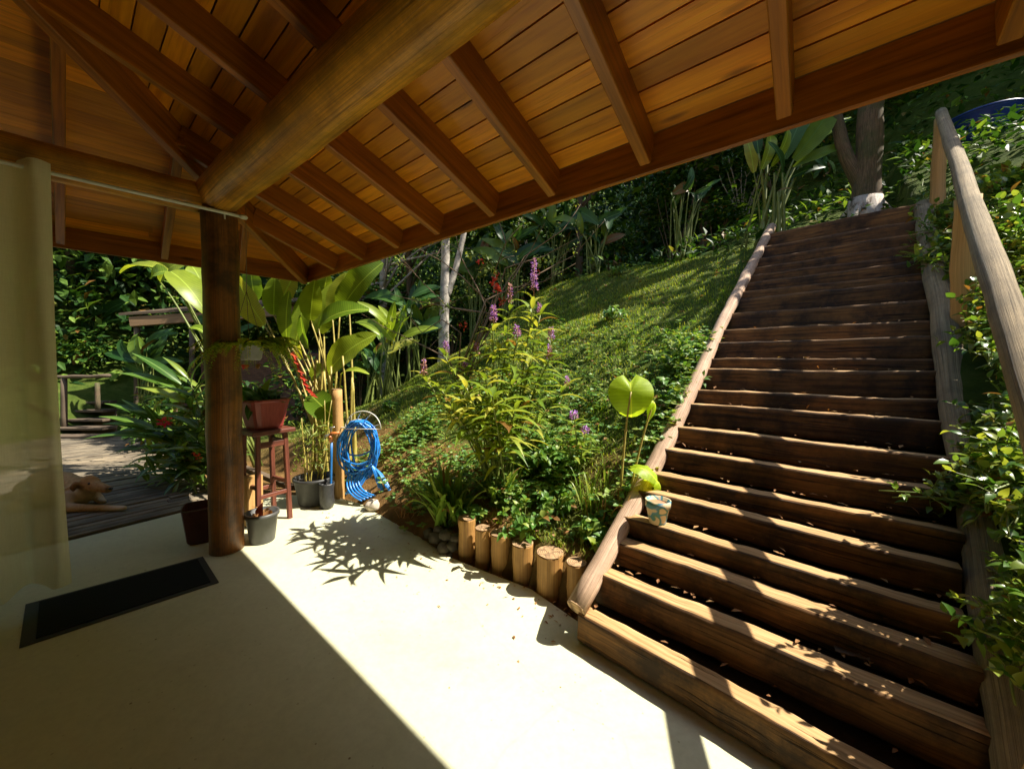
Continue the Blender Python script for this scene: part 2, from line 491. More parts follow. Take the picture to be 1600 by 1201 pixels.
M['red'] = leafmat('red_petals', (.62, .03, .02), (.75, .07, .03), (.8, .14, .06), rough=.5, trans=.25)
M['crimson'] = leafmat('crimson_petals', (.62, .015, .05), (.8, .03, .09), rough=.5, trans=.3)
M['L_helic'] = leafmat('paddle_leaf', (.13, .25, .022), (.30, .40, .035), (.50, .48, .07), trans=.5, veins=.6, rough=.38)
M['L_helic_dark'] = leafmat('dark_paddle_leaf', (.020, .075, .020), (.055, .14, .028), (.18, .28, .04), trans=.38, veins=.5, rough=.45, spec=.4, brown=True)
M['L_ginger'] = leafmat('ginger_leaf', (.045, .12, .018), (.11, .20, .026), (.30, .36, .06), trans=.38, veins=.3, rough=.3, brown=True)
M['L_shrub'] = leafmat('lance_leaf', (.13, .23, .025), (.26, .35, .04), (.48, .48, .09), trans=.42, rough=.4, brown=True)
M['L_lily'] = leafmat('strap_leaf', (.10, .20, .025), (.20, .32, .045), (.36, .42, .10), trans=.4, rough=.35, brown=True)
M['L_cover'] = leafmat('ground_cover_leaf', (.06, .17, .03), (.15, .30, .05), (.30, .38, .07), trans=.38, rough=.45, brown=True)
M['L_right'] = leafmat('glossy_shrub_leaf', (.05, .14, .022), (.15, .26, .04), (.34, .40, .07), trans=.4, rough=.3, brown=True)
M['L_taro'] = leafmat('taro_leaf', (.44, .62, .035), (.48, .66, .04), trans=.6, veins=.25, rough=.45)
M['L_fern'] = leafmat('fern_leaf', (.19, .32, .03), (.32, .44, .05), (.46, .48, .08), trans=.5, rough=.5)
M['L_bamboo'] = leafmat('fresh_small_leaf', (.14, .22, .03), (.30, .36, .06), trans=.45, rough=.5)
M['L_forest'] = leafmat('forest_leaf', (.014, .050, .010), (.04, .105, .018), (.20, .32, .045), trans=.35, rough=.5, spec=.3, brown=True)  # bright third tone paints sunlit flecks onto scattered leaves
M['L_canopy'] = leafmat('canopy_leaf', (.03, .085, .012), (.07, .14, .02), (.18, .26, .04), trans=.35, rough=.45)
M['L_dry'] = leafmat('dry_leaf', (.24, .10, .035), (.40, .19, .07), (.5, .30, .13), trans=.2, rough=.8)
M['grass'] = leafmat('grass_blade', (.10, .21, .014), (.24, .36, .025), (.46, .48, .08), trans=.4, rough=.6)

_nt = M['grass'].node_tree
_b = _nt.nodes['Principled BSDF']
_src = _b.inputs['Base Color'].links[0].from_socket
_n = nd(_nt, 'ShaderNodeTexNoise', Scale=1.7, Detail=5.0, Roughness=.65)
_nt.links.new(gcvec(_nt, (1, 1, 1), True), _n.inputs['Vector'])
_dry = mixc(_nt, ramp(_nt, _n.outputs['Fac'], [(.47, (0, 0, 0)), (.63, (.75, .75, .75))]), _src, (.30, .24, .08, 1))
_nt.links.new(_dry, _b.inputs['Base Color'])
# painted cement floor
m, nt, b = newmat('painted_cement')
n1 = nd(nt, 'ShaderNodeTexNoise', Scale=1.3, Detail=6.0, Roughness=.6)
nt.links.new(gcvec(nt, (1, 1, 1), True), n1.inputs['Vector'])
c = ramp(nt, n1.outputs['Fac'], [(.3, (.60, .595, .40)), (.7, (.69, .68, .475))])
n2 = nd(nt, 'ShaderNodeTexNoise', Scale=28.0, Detail=8.0, Roughness=.75)
nt.links.new(gcvec(nt, (1, 1, 1), True), n2.inputs['Vector'])
c = mixc(nt, .35, c, ramp(nt, n2.outputs['Fac'], [(.35, (.78, .78, .74)), (.6, (1.05, 1.05, 1.05))]), 'MULTIPLY')
v1 = nd(nt, 'ShaderNodeTexVoronoi', Scale=6.0)
nt.links.new(gcvec(nt, (1, 1, 1), True), v1.inputs['Vector'])
c = mixc(nt, 1.0, c, ramp(nt, v1.outputs['Distance'], [(.018, (.35, .27, .16)), (.035, (1, 1, 1))]), 'MULTIPLY')
n6 = nd(nt, 'ShaderNodeTexNoise', Scale=.55, Detail=9.0, Roughness=.72, Distortion=.4)
nt.links.new(gcvec(nt, (1, 1, 1), True), n6.inputs['Vector'])
c = mixc(nt, .7, c, ramp(nt, n6.outputs['Fac'], [(.34, (.80, .78, .70)), (.5, (1, 1, 1)), (.68, (1.04, 1.04, 1.02))]), 'MULTIPLY')
vc = nd(nt, 'ShaderNodeTexVoronoi', Scale=.55)
vc.feature = 'DISTANCE_TO_EDGE'
nw = nd(nt, 'ShaderNodeTexNoise', Scale=2.5, Detail=5.0)
nt.links.new(gcvec(nt, (1, 1, 1), True), nw.inputs['Vector'])
nt.links.new(mixc(nt, .12, gcvec(nt, (1, 1, 1), True), nw.outputs['Color']), vc.inputs['Vector'])
c = mixc(nt, .10, c, ramp(nt, vc.outputs['Distance'], [(.0, (.45, .40, .30)), (.0035, (1, 1, 1))]), 'MULTIPLY')
v2 = nd(nt, 'ShaderNodeTexVoronoi', Scale=17.0)
nt.links.new(gcvec(nt, (1, 1, 1), True), v2.inputs['Vector'])
c = mixc(nt, .6, c, ramp(nt, v2.outputs['Distance'], [(.05, (.55, .48, .36)), (.09, (1, 1, 1))]), 'MULTIPLY')
nt.links.new(c, b.inputs['Base Color'])
b.inputs['Roughness'].default_value = .55
bump(nt, b, n2.outputs['Fac'], .25, .004)
M['floor'] = m

# hillside ground: orange soil, dark litter and moss
m, nt, b = newmat('hillside_ground')
n1 = nd(nt, 'ShaderNodeTexNoise', Scale=2.2, Detail=9.0, Roughness=.65)
nt.links.new(gcvec(nt, (1, 1, 1), True), n1.inputs['Vector'])
soil = ramp(nt, n1.outputs['Fac'], [(.3, (.10, .05, .02)), (.5, (.24, .12, .048)), (.7, (.42, .22, .09))])
n3 = nd(nt, 'ShaderNodeTexNoise', Scale=5.0, Detail=10.0, Roughness=.75)
nt.links.new(gcvec(nt, (1, 1, 1), True), n3.inputs['Vector'])
moss = ramp(nt, n3.outputs['Fac'], [(.3, (.03, .05, .010)), (.5, (.06, .09, .015)), (.7, (.11, .12, .03))])
at = nt.nodes.new('ShaderNodeAttribute')
at.attribute_name = 'gc'
sp = nt.nodes.new('ShaderNodeSeparateXYZ')
nt.links.new(at.outputs['Vector'], sp.inputs[0])
c = mixc(nt, sp.outputs[0], soil, moss)
nt.links.new(c, b.inputs['Base Color'])
b.inputs['Roughness'].default_value = 1.0
b.inputs['Specular IOR Level'].default_value = .1
bump(nt, b, n3.outputs['Fac'], 1.0, .05)
M['ground'] = m

# curtain cloth
m, nt, b = newmat('cream_linen_curtain')
wv = nd(nt, 'ShaderNodeTexNoise', Scale=1.0, Detail=4.0, Roughness=.7)
nt.links.new(gcvec(nt, (260, 10, 1)), wv.inputs['Vector'])
wh = nd(nt, 'ShaderNodeTexNoise', Scale=1.0, Detail=4.0, Roughness=.7)
nt.links.new(gcvec(nt, (8, 260, 1)), wh.inputs['Vector'])
c = mixc(nt, .5, ramp(nt, wv.outputs['Fac'], [(.3, (.76, .69, .47)), (.7, (.94, .87, .66))]), ramp(nt, wh.outputs['Fac'], [(.3, (.78, .71, .49)), (.7, (.94, .87, .66))]))
nt.links.new(c, b.inputs['Base Color'])
b.inputs['Roughness'].default_value = .95
b.inputs['Specular IOR Level'].default_value = .1
tl = nt.nodes.new('ShaderNodeBsdfTranslucent')
nt.links.new(c, tl.inputs[0])
tp = nt.nodes.new('ShaderNodeBsdfTransparent')
mx = nd(nt, 'ShaderNodeMixShader', Fac=.42)
nt.links.new(b.outputs[0], mx.inputs[1]); nt.links.new(tl.outputs[0], mx.inputs[2])
mx2 = nd(nt, 'ShaderNodeMixShader', Fac=.17)
nt.links.new(mx.outputs[0], mx2.inputs[1]); nt.links.new(tp.outputs[0], mx2.inputs[2])
zs = nt.nodes.new('ShaderNodeSeparateXYZ')
nt.links.new(gcvec(nt, (1, 1, 1)), zs.inputs[0])
nt.links.new(ramp(nt, zs.outputs[1], [(.0, (.20,) * 3), (.78, (.24,) * 3), (.80, (.07,) * 3)]), mx2.inputs[0])   # a thinner weave below the seam
nt.links.new(mx2.outputs[0], nt.nodes['Material Output'].inputs[0])
M['curtain'] = m

# brick
m, nt, b = newmat('old_brick')
br = nd(nt, 'ShaderNodeTexBrick', Scale=5.0)
br.inputs['Color1'].default_value = (.26, .12, .07, 1)
br.inputs['Color2'].default_value = (.16, .075, .045, 1)
br.inputs['Mortar'].default_value = (.10, .08, .06, 1)
nt.links.new(gcvec(nt, (1, 1, 1)), br.inputs['Vector'])
nt.links.new(br.outputs['Color'], b.inputs['Base Color'])
b.inputs['Roughness'].default_value = .95
bump(nt, b, br.outputs['Fac'], -.5, .01)
M['brick'] = m

# dog fur
m, nt, b = newmat('golden_tan_fur')
n1 = nd(nt, 'ShaderNodeTexNoise', Scale=45.0, Detail=6.0)
nt.links.new(gcvec(nt, (1, 1, 1), True), n1.inputs['Vector'])
nb = nd(nt, 'ShaderNodeTexNoise', Scale=5.0, Detail=2.0)
nt.links.new(gcvec(nt, (1, 1, 1), True), nb.inputs['Vector'])
c = mixc(nt, .6, ramp(nt, nb.outputs['Fac'], [(.35, (.36, .17, .055)), (.65, (.54, .32, .13))]), ramp(nt, n1.outputs['Fac'], [(.3, (.30, .15, .05)), (.7, (.60, .36, .16))]))
nt.links.new(c, b.inputs['Base Color'])
b.inputs['Roughness'].default_value = .9
bump(nt, b, n1.outputs['Fac'], .6, .01)
M['fur'] = m
M['nose'] = plain('black_nose', (.015, .012, .012), rough=.35, var=.1)
M['furpale'] = plain('cream_fur', (.55, .40, .25), rough=.9, var=.25, nscale=50)
exec_parts = []

# ================================================================== SETTING
# ground sheet: fine near the bank, coarse far away
def axis_vals(lo, mid0, mid1, hi, fine, coarse):
    v, x = [], mid0
    while x <= mid1: v.append(x); x += fine
    x, st = mid1 + fine, fine
    while x < hi: v.append(x); st = min(coarse, st * 1.22); x += st
    v.append(hi)
    x, st = mid0 - fine, fine
    while x > lo: v.insert(0, x); st = min(coarse, st * 1.22); x -= st
    v.insert(0, lo)
    return v
xs = axis_vals(-60, -4.5, 6.5, 60, .085, 4)
ys = axis_vals(-30, 1.4, 8.5, 70, .085, 4)
mb = MB()
gi = []
for yv in ys:
    for xv in xs:
        z = ground(xv, yv)
        s, w = sw_of(xv, yv)
        moss_w = .25 + .75 * sst(.45, 1.35, s + noise.noise(V((xv * 1.5, yv * 1.5, 4))) * 1.1)
        moss_w = max(moss_w, sst(-5.0, -7.0, w), sst(1.2, 1.4, w))
        mb.v.append((xv, yv, z)); mb.g.append((moss_w, 0, 0))
nx = len(xs)
mb.f = [(j * nx + i, j * nx + i + 1, (j + 1) * nx + i + 1, (j + 1) * nx + i) for j in range(len(ys) - 1) for i in range(nx - 1)]
tag(mb.build('hillside_ground', M['ground']), kind='structure')

# painted patio floor slab
edge = [(-60, 884), (118, 842), (285, 800), (335, 788), (425, 771), (530, 777), (598, 797), (648, 833), (700, 869), (760, 893), (830, 920), (905, 972)]
poly = [G(*e) for e in edge]
poly += [SW(-.03, 1.5, 0), SW(-1.2, 2.4, 0), SW(-6, 4.0, 0), SW(-9, -1, 0), V((-7.5, -3.0, 0)), V((-7.0, 0.6, 0))]
mb = MB()
k = len(poly)
mb.add([V((p.x, p.y, 0)) for p in poly] + [V((p.x, p.y, -.14)) for p in poly],
       [tuple(range(k))[::-1]] + [(i, (i + 1) % k, (i + 1) % k + k, i + k) for i in range(k)])
fl = mb.build('patio_floor', M['floor'], smooth=False)
bm = bmesh.new(); bm.from_mesh(fl.data); bmesh.ops.recalc_face_normals(bm, faces=bm.faces); bm.to_mesh(fl.data); bm.free()
tag(fl, kind='structure')

# ================================================================== PAVILION
AZ = R(-50.5)
A2, N2 = V((math.sin(AZ), math.cos(AZ), 0)), V((math.cos(AZ), -math.sin(AZ), 0))
B2 = V((math.sin(R(47.45)), math.cos(R(47.45)), 0))
ZE, SLOPE = 2.37, .34
C = G(480, 441, ZE)
uC, nC = A2.dot(C), N2.dot(C)
def UN(u, n, z):
    return V((A2.x * u + N2.x * n, A2.y * u + N2.y * n, z))
def zA(n): return ZE + SLOPE * (nC - n)
TH = .165                                             # rafter depth
# the hip, from a second point of it
r = ray(163, 118)
o_n, r_n = N2.dot(CAM), N2.dot(r)
t_ = (ZE + SLOPE * (nC - o_n) - CH) / (r.z + SLOPE * r_n)
HP = CAM + r * t_
mh = (A2.dot(HP) - uC) / (nC - N2.dot(HP))            # along-eave shift of the hip per metre inwards
def u_hip(n): return uC + mh * (nC - n)
hipdir = (HP - C)
nB = B2.cross(hipdir).normalized()
if nB.z < 0: nB = -nB
def planeB(px, py, off=0.0):
    r = ray(px, py)
    return CAM + r * ((C + Z * off - CAM).dot(nB) / r.dot(nB))
PB = G(355, 858); PB.z = 0                            # the post's foot
PTOP = 2.46
pav = thing('timber_pavilion', 'open timber pavilion with varnished board ceiling, rafters and a round log post', 'pavilion', (PB.x, PB.y, 0))
# post
mb = MB()
tube(mb, wobble(line(PB, (PB.x + .02, PB.y, PTOP + .03), 22), .008), .108, .107, n=20, jit=.006, nscale=5)
mb.build('post', M['post'], pav)
NMIN, UMIN = -3.0, -5.2
# long log under the right roof side
mb = MB()
nP, uP = N2.dot(PB), A2.dot(PB)
LOGD = V((math.sin(R(180 - 52.6)), math.cos(R(180 - 52.6)), 0))
LOG0 = V((PB.x, PB.y, PTOP + .132)) - LOGD * .13
sweep(mb, wobble(line(LOG0, LOG0 + LOGD * 8.5, 40), .006), circ(24), [.130 - .0004 * i + .004 * math.sin(i * .3) for i in range(41)], jit=.006, nscale=3)
mb.build('log_beam', M['log'], pav)
# log along the left side
mb = MB()
bl = [PB + B2 * t + Z * (PTOP + .09) for t in (-.09, -.6, -1.2, -2, -3, -4.4)]
bl = [p for a, b_ in zip(bl, bl[1:]) for p in line(a, b_, 5)[:-1]] + [bl[-1]]
tube(mb, wobble(bl, .006), .098, .115, n=22, jit=.006, nscale=3)
mb.build('log_beam', M['log'], pav)
# rafters of the right side
ends = [(1225, 190), (1013, 268), (868, 314), (772, 343), (688, 371), (622, 391), (567, 409), (523, 424)]
us = [A2.dot(G(x, y, ZE)) for x, y in ends]
sp_ = us[1] - us[0]
us = [us[0] - sp_ * 1.0 * j for j in range(9, 0, -1)] + us
rp = rect(.052, TH, .004)
up_n = (N2 * SLOPE + Z).normalized()
for u in us:
    n_in = NMIN
    if u > u_hip(NMIN): n_in = nC - (u - uC) / mh + .0 if mh else NMIN
    if n_in > nC - .12: continue
    a, b_ = UN(u, nC - .028, zA(nC - .028) + TH / 2), UN(u, n_in + .02, zA(n_in + .02) + TH / 2)
    mb = MB()
    sweep(mb, line(a, b_, 4), rp, up=up_n)
    mb.build('rafter', M['rafter'], pav, smooth=False)
# rafters of the left side
for (q0, q1) in (((94, 348), (90, 60)), ((258, 400), (282, 225)), ((-120, 330), (-190, -40)), ((378, 420), (386, 345))):
    a, b_ = planeB(*q0), planeB(*q1)
    d = (a - b_).normalized()
    # outer end on the left eave
    t = (ZE - b_.z) / d.z
    a = b_ + d * (t - .05)
    mb = MB()
    sweep(mb, [p + nB * (TH / 2) for p in line(a, b_, 4)], rp, up=nB)
    mb.build('rafter', M['rafter'], pav, smooth=False)
# hip rafter
mb = MB()
hd = hipdir.normalized()
hend = C + hipdir * ((nC - NMIN) / (nC - N2.dot(HP)))
sweep(mb, [p + Z * .055 for p in line(C + hd * .05, hend, 6)], rect(.06, TH + .05, .004), up=(up_n + nB).normalized())
mb.build('hip_rafter', M['rafter'], pav, smooth=False)
# eave boards
mb = MB()
sweep(mb, [p for p in line(C + Z * .083 + N2 * 0 , UN(UMIN, nC, ZE + .083), 12)], rect(.028, .178, .003))
mb.build('fascia_board', M['rafter'], pav, smooth=False)
mb = MB()
sweep(mb, line(C + Z * .083 - B2 * .02, C + Z * .083 - B2 * 6.5, 12), rect(.028, .178, .003))
mb.build('fascia_board', M['rafter'], pav, smooth=False)
# ceiling boards, right side: strips parallel to the eave, butted over the rafters
mb = MB()
n, bw = nC - .012, .107
while n > NMIN:
    nm = n - bw / 2
    z = zA(nm) + TH + .010
    cuts = [u_hip(nm) + .03]
    for u in sorted(us, reverse=True):
        if u < cuts[-1] - .8 and rnd.random() < .30: cuts.append(u)
    cuts.append(UMIN)
    for a_, b_ in zip(cuts, cuts[1:]):
        if a_ - b_ < .02: continue
        sweep(mb, [UN(a_ - .001, nm, z), UN(b_ + .001, nm, z)], rect(bw - .0008, .016, .0008), up=up_n)
    n -= bw
mb.build('ceiling_boards', M['ceiling'], pav, smooth=False)
# ceiling boards, left side: parallel to the left eave
mb = MB()
inB = nB.cross(B2).normalized()                       # up the slope, in the plane
if inB.z < 0: inB = -inB
lenB = (hend - C).dot(inB)
kB = hipdir.dot(B2) / hipdir.dot(inB)
t = bw * .45
while t < lenB:
    cc = C + inB * t + nB * (TH + .010)
    e0 = kB * t
    cuts = [e0 + .03]
    while cuts[-1] > -7:
        cuts.append(cuts[-1] - U(1.1, 2.6))
    for a_, b_ in zip(cuts, cuts[1:]):
        sweep(mb, [cc + B2 * (a_ - .001), cc + B2 * (b_ + .001)], rect(bw - .0008, .016, .0008), up=nB)
    t += bw
mb.build('ceiling_boards', M['ceiling'], pav, smooth=False)
# roof covering above the boards (keeps daylight out)
mb = MB()
def slab(pts, nrm, t0, t1):
    kk = len(pts)
    lo, hi = [p + nrm * t0 for p in pts], [p + nrm * t1 for p in pts]
    mb.add(lo + hi, [tuple(range(kk)), tuple(range(2 * kk - 1, kk - 1, -1))] + [(i, i + kk, (i + 1) % kk + kk, (i + 1) % kk) for i in range(kk)])
slab([UN(uC, nC + .015, ZE) + A2 * .02, UN(UMIN, nC + .015, ZE), UN(UMIN, NMIN, zA(NMIN)), hend + A2 * .22], up_n, TH + .022, TH + .075)
slab([C + Z * .002 + B2 * .02, hend + Z * .002 + B2 * .22, C + inB * lenB - B2 * 7, C - B2 * 7], nB, TH + .022, TH + .075)
mb.build('roof_covering', M['rooftile'], pav, smooth=False)
# unseen wall added behind the viewer to block skylight, under the roof's high side
mb = MB()
wa, wb = UN(uC - .5, NMIN + .2, 0), UN(UMIN, NMIN + .2, 0)
box(mb, (wa + wb) / 2 + Z * 1.98, A2, N2, Z, (wa - wb).length, .15, 3.95)
mb.build('sky_block_wall', M['skyblock'], pav, smooth=False)

# ================================================================== CURTAIN AND ROD
RZ = 2.455
def BP(t, off=0.0, z=0.0):                            # along the left side from the post; off = outwards from the viewer's side
    return V((PB.x, PB.y, 0)) - B2 * t + V((-B2.y, B2.x, 0)) * off + Z * z
rod = thing('curtain_rod', 'thin white curtain rod below the left log beam, ending at the round post', 'curtain rod', BP(.0, -.13, RZ))
mb = MB(); tube(mb, line(BP(-.12, -.13, RZ - .01), BP(3.2, -.13, RZ), 6), .011, n=10); mb.build('rod', M['white'], rod)
mb = MB()
lathe(mb, [(0, -.016), (.02, -.012), (.028, 0), (.02, .012), (0, .016)], BP(-.14, -.13, RZ - .01), n=14); mb.build('finial', M['white'], rod)
mb = MB(); sweep(mb, [BP(-.03, -.115, RZ - .05), BP(-.03, -.115, RZ + .025)], rect(.02, .006, .001)); mb.build('bracket', M['white'], rod, smooth=False)
cur = thing('curtain', 'cream linen curtain hanging open in folds from the white rod at the left', 'curtain', BP(1.1, -.13, .13))
mb = MB()
NT, NZ = 110, 46
t0, t1 = .60, 2.2
for j in range(NZ + 1):
    zf = j / NZ
    z = lerp(.11, RZ + .035, zf)
    for i in range(NT + 1):
        tf = i / NT
        t = lerp(.733 + .012 * math.sin(zf * 3.14), t1, tf)
        amp = lerp(.11, .075, zf) * (.65 + .5 * noise.noise(V((t * 4.1, 0, 2))))
        ph = (t - t0) * 2 * math.pi / .235 + .25 * math.sin(zf * 2.4 + 1) * (1 - zf)
        off = -.13 + amp * math.sin(ph) + .012 * math.sin(ph * 2.3 + zf * 4) * (1 - zf) + .012 * noise.noise(V((t * 5, z * 2, 0)))
        zz = z + (.012 * math.sin(ph * 1.7) + .012 * noise.noise(V((t * 22, 0, 5))) if j == 0 else 0)
        p = BP(t, off, zz)
        mb.v.append(tuple(p)); mb.g.append((tf * 1.6, z, 0))
mb.f = [(j * (NT + 1) + i, j * (NT + 1) + i + 1, (j + 1) * (NT + 1) + i + 1, (j + 1) * (NT + 1) + i) for j in range(NZ) for i in range(NT)]
mb.build('fabric', M['curtain'], cur)
for i in range(5):
    t = .79 + i * .17
    mb = MB()
    c0 = BP(t, -.13, RZ)
    ringp = [c0 + (Z * math.sin(a) + V((-B2.y, B2.x, 0)) * math.cos(a)) * .027 for a in (q * math.pi / 8 for q in range(17))]
    tube(mb, ringp, .006, n=6, caps=False)
    mb.build('grommet', M['wire'], cur)

# ================================================================== DOORMAT
mc = [G(30, 1013), G(342, 910), G(317, 870), G(40, 945)]
mcc = sum(mc, V()) / 4
mat = thing('doormat', 'long black doormat with rubber border on the shaded floor', 'doormat', (mcc.x, mcc.y, 0))
mb = MB()
def quadslab(q, z0, z1, inset=0.0):
    q = [V((p.x, p.y, 0)).lerp(V((mcc.x, mcc.y, 0)), inset) for p in q]
    mb.add([p + Z * z0 for p in q] + [p + Z * z1 for p in q], [(3, 2, 1, 0), (4, 5, 6, 7)] + [(i, (i + 1) % 4, (i + 1) % 4 + 4, i + 4) for i in range(4)])
quadslab(mc, .001, .006); mb.build('border', M['matedge'], mat, smooth=False)
ins = []
e1, e2 = (mc[1] - mc[0]).normalized(), (mc[3] - mc[0]).normalized()
ins = [mc[0] + e1 * .05 + e2 * .035, mc[1] - e1 * .035 + e2 * .035, mc[2] - e1 * .035 - e2 * .03, mc[3] + e1 * .05 - e2 * .03]
mb = MB(); quadslab(ins, .006, .011); mb.build('pile', M['mat'], mat, smooth=False)

# ================================================================== STAIRCASE
steps_s = [-.04, .152, .316, .459, .648, .80, 1.004, 1.223, 1.485, 1.645, 1.884, 2.011, 2.222, 2.406, 2.687, 2.996, 3.151, 3.375, 3.551, 3.734, 3.964, 4.262, 4.665]
steps_z = [.155, .30, .41, .505, .62, .71, .832, .96, 1.115, 1.218, 1.388, 1.477, 1.628, 1.758, 1.939, 2.134, 2.231, 2.373, 2.484, 2.609, 2.772, 2.984, 3.271]
st = thing('log_staircase', 'broad outdoor staircase of weathered timber logs climbing the hillside', 'staircase', SW(0, .65, 0))
for i, (s, z) in enumerate(zip(steps_s, steps_z)):
    zl = 0.005 if i == 0 else steps_z[i - 1] - .02
    hgt = z - zl
    dep = .098 + U(-.008, .012)
    we = lerp(1.25, 1.36, min(1, s / 3.2)) + .03
    mb = MB()
    o = U(0, 50)
    pts = []
    wl_, wr_, sk_, tl_ = U(-.045, -.01), U(-.01, .02), U(-.012, .012), U(-.008, .008)
    for q in range(31):
        w = lerp(wl_, we + wr_, q / 30)
        pts.append(SW(s + dep / 2 + .016 * noise.noise(V((w * 1.3, o, 0))) + sk_ * (w - .6), w, z - hgt / 2 + .008 * noise.noise(V((w * 1.6, o, 5))) + tl_ * (w - .6)))
    pr = [(a * dep / 2, b_ * hgt / 2) for a, b_ in circ(36, 1.0, 11.0)]
    sweep(mb, pts, pr, jit=.006, nscale=12)
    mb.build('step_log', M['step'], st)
mb = MB()
for i in range(len(steps_s) - 1):
    s0, s1, z = steps_s[i] + .06, steps_s[i + 1] + .05, steps_z[i] - .055
    we = lerp(1.25, 1.36, min(1, s0 / 3.2)) + .06
    gx, gy = 20, 5
    vs = []
    for a in range(gy + 1):
        for q in range(gx + 1):
            w = lerp(-.03, we, q / gx)
            vs.append(SW(lerp(s0, s1, a / gy), w, z + (.012 * noise.noise(V((w * 6, a * .9, i * 3.3)))) ))
    mb.add(vs, [(a * (gx + 1) + q, a * (gx + 1) + q + 1, (a + 1) * (gx + 1) + q + 1, (a + 1) * (gx + 1) + q) for a in range(gy) for q in range(gx)])
mb.build('packed_soil', M['soilstep'], st)
# the two side logs
def side_log(w0, w1, s0, s1, lift, r0, r1, mat_):
    pts = []
    for q in range(41):
        s = lerp(s0, s1, q / 40)
        zz = float_interp(s) + lift
        pts.append(SW(s, lerp(w0, w1, q / 40), zz))
    mb = MB()
    tube(mb, wobble(pts, .012, 2.0), r0, r1, n=16, jit=.008, nscale=5)
    o = mb.build('side_log', mat_, st)
    d = (pts[0] - pts[1]).normalized()
    mb2 = MB()
    tube(mb2, [pts[0] + d * .001, pts[0] + d * .006], r0 * .93, n=16)
    mb2.build('cut_end', M['endgrain'], o, smooth=False)
def float_interp(s):
    a = steps_s; z = steps_z
    s = s + .06
    if s <= a[0]: return z[0] + (s - a[0]) * .6
    for i in range(len(a) - 1):
        if s <= a[i + 1]:
            return lerp(z[i], z[i + 1], (s - a[i]) / (a[i + 1] - a[i]))
    return z[-1] + (s - a[-1]) * .64
_sm = [(.2 + .555 * s if s < .9 else (.70 + .66 * (s - .9) if s < 2.5 else 1.756 + .655 * (s - 2.5))) for s in (0,)]
def float_interp(s):                                   # smooth pitch line of the stringers
    if s < .84: return .19 + (.667 - .2) / .841 * s
    if s < 1.58: return .657 + (1.16 - .667) / .739 * (s - .84)
    if s < 2.476: return 1.15 + (1.798 - 1.16) / .896 * (s - 1.58)
    return 1.79 + (3.5 - 1.798) / 2.651 * (s - 2.476)
side_log(-.03, -.03, -.02, 5.1, .0, .053, .058, M['stringer'])
side_log(1.345, 1.45, -.55, 4.75, .0, .060, .078, M['greylog'])

# handrail of round poles at the right of the stairs
hr = thing('handrail', 'rough round-pole handrail leaning along the right side of the stairs', 'handrail', SW(.6, 1.45, 0))
def planeW(px, py, w0):
    r = ray(px, py)
    t = (w0 - W2.dot(CAM - P0)) / W2.dot(r)
    return CAM + r * t
ra, rb = planeW(1470, 176, 1.535), planeW(1606, 590, 1.385)
rdir = (rb - ra).normalized()
rlow = rb + rdir * 1.25
mb = MB(); tube(mb, wobble(line(ra, rlow, 30), .007, 1.2), .046, .052, n=14, jit=.005, nscale=4); ro_ = mb.build('rail', M['greylog'], hr)
mb = MB(); dd = (ra - rlow).normalized(); tube(mb, [ra + dd * .002, ra + dd * .006], .042, n=14); mb.build('cut_end', M['endgrain'], ro_, smooth=False)
def rail_post(frac, w_foot, lean, r):
    top = ra.lerp(rlow, frac)
    s, w = sw_of(top.x, top.y)
    foot = SW(s + lean, w_foot, 0)
    foot.z = float_interp(max(0, s + lean)) - .25
    mb = MB(); tube(mb, wobble(line(foot, top - Z * .03, 12), .01), r, r * .92, n=14, jit=.006)
    mb.build('post', M['stake'], hr)
rail_post(.02, 1.55, .05, .06)
rail_post(.47, 1.50, .12, .065)
_foot = CAM + ray(1574, 1270) * 1.0
_top = ra.lerp(rlow, .95)
mb = MB(); tube(mb, wobble(line(V((_foot.x, _foot.y, -.1)), _top - Z * .02, 12), .008), .055, .05, n=14, jit=.006)
mb.build('post', M['stake'], hr)

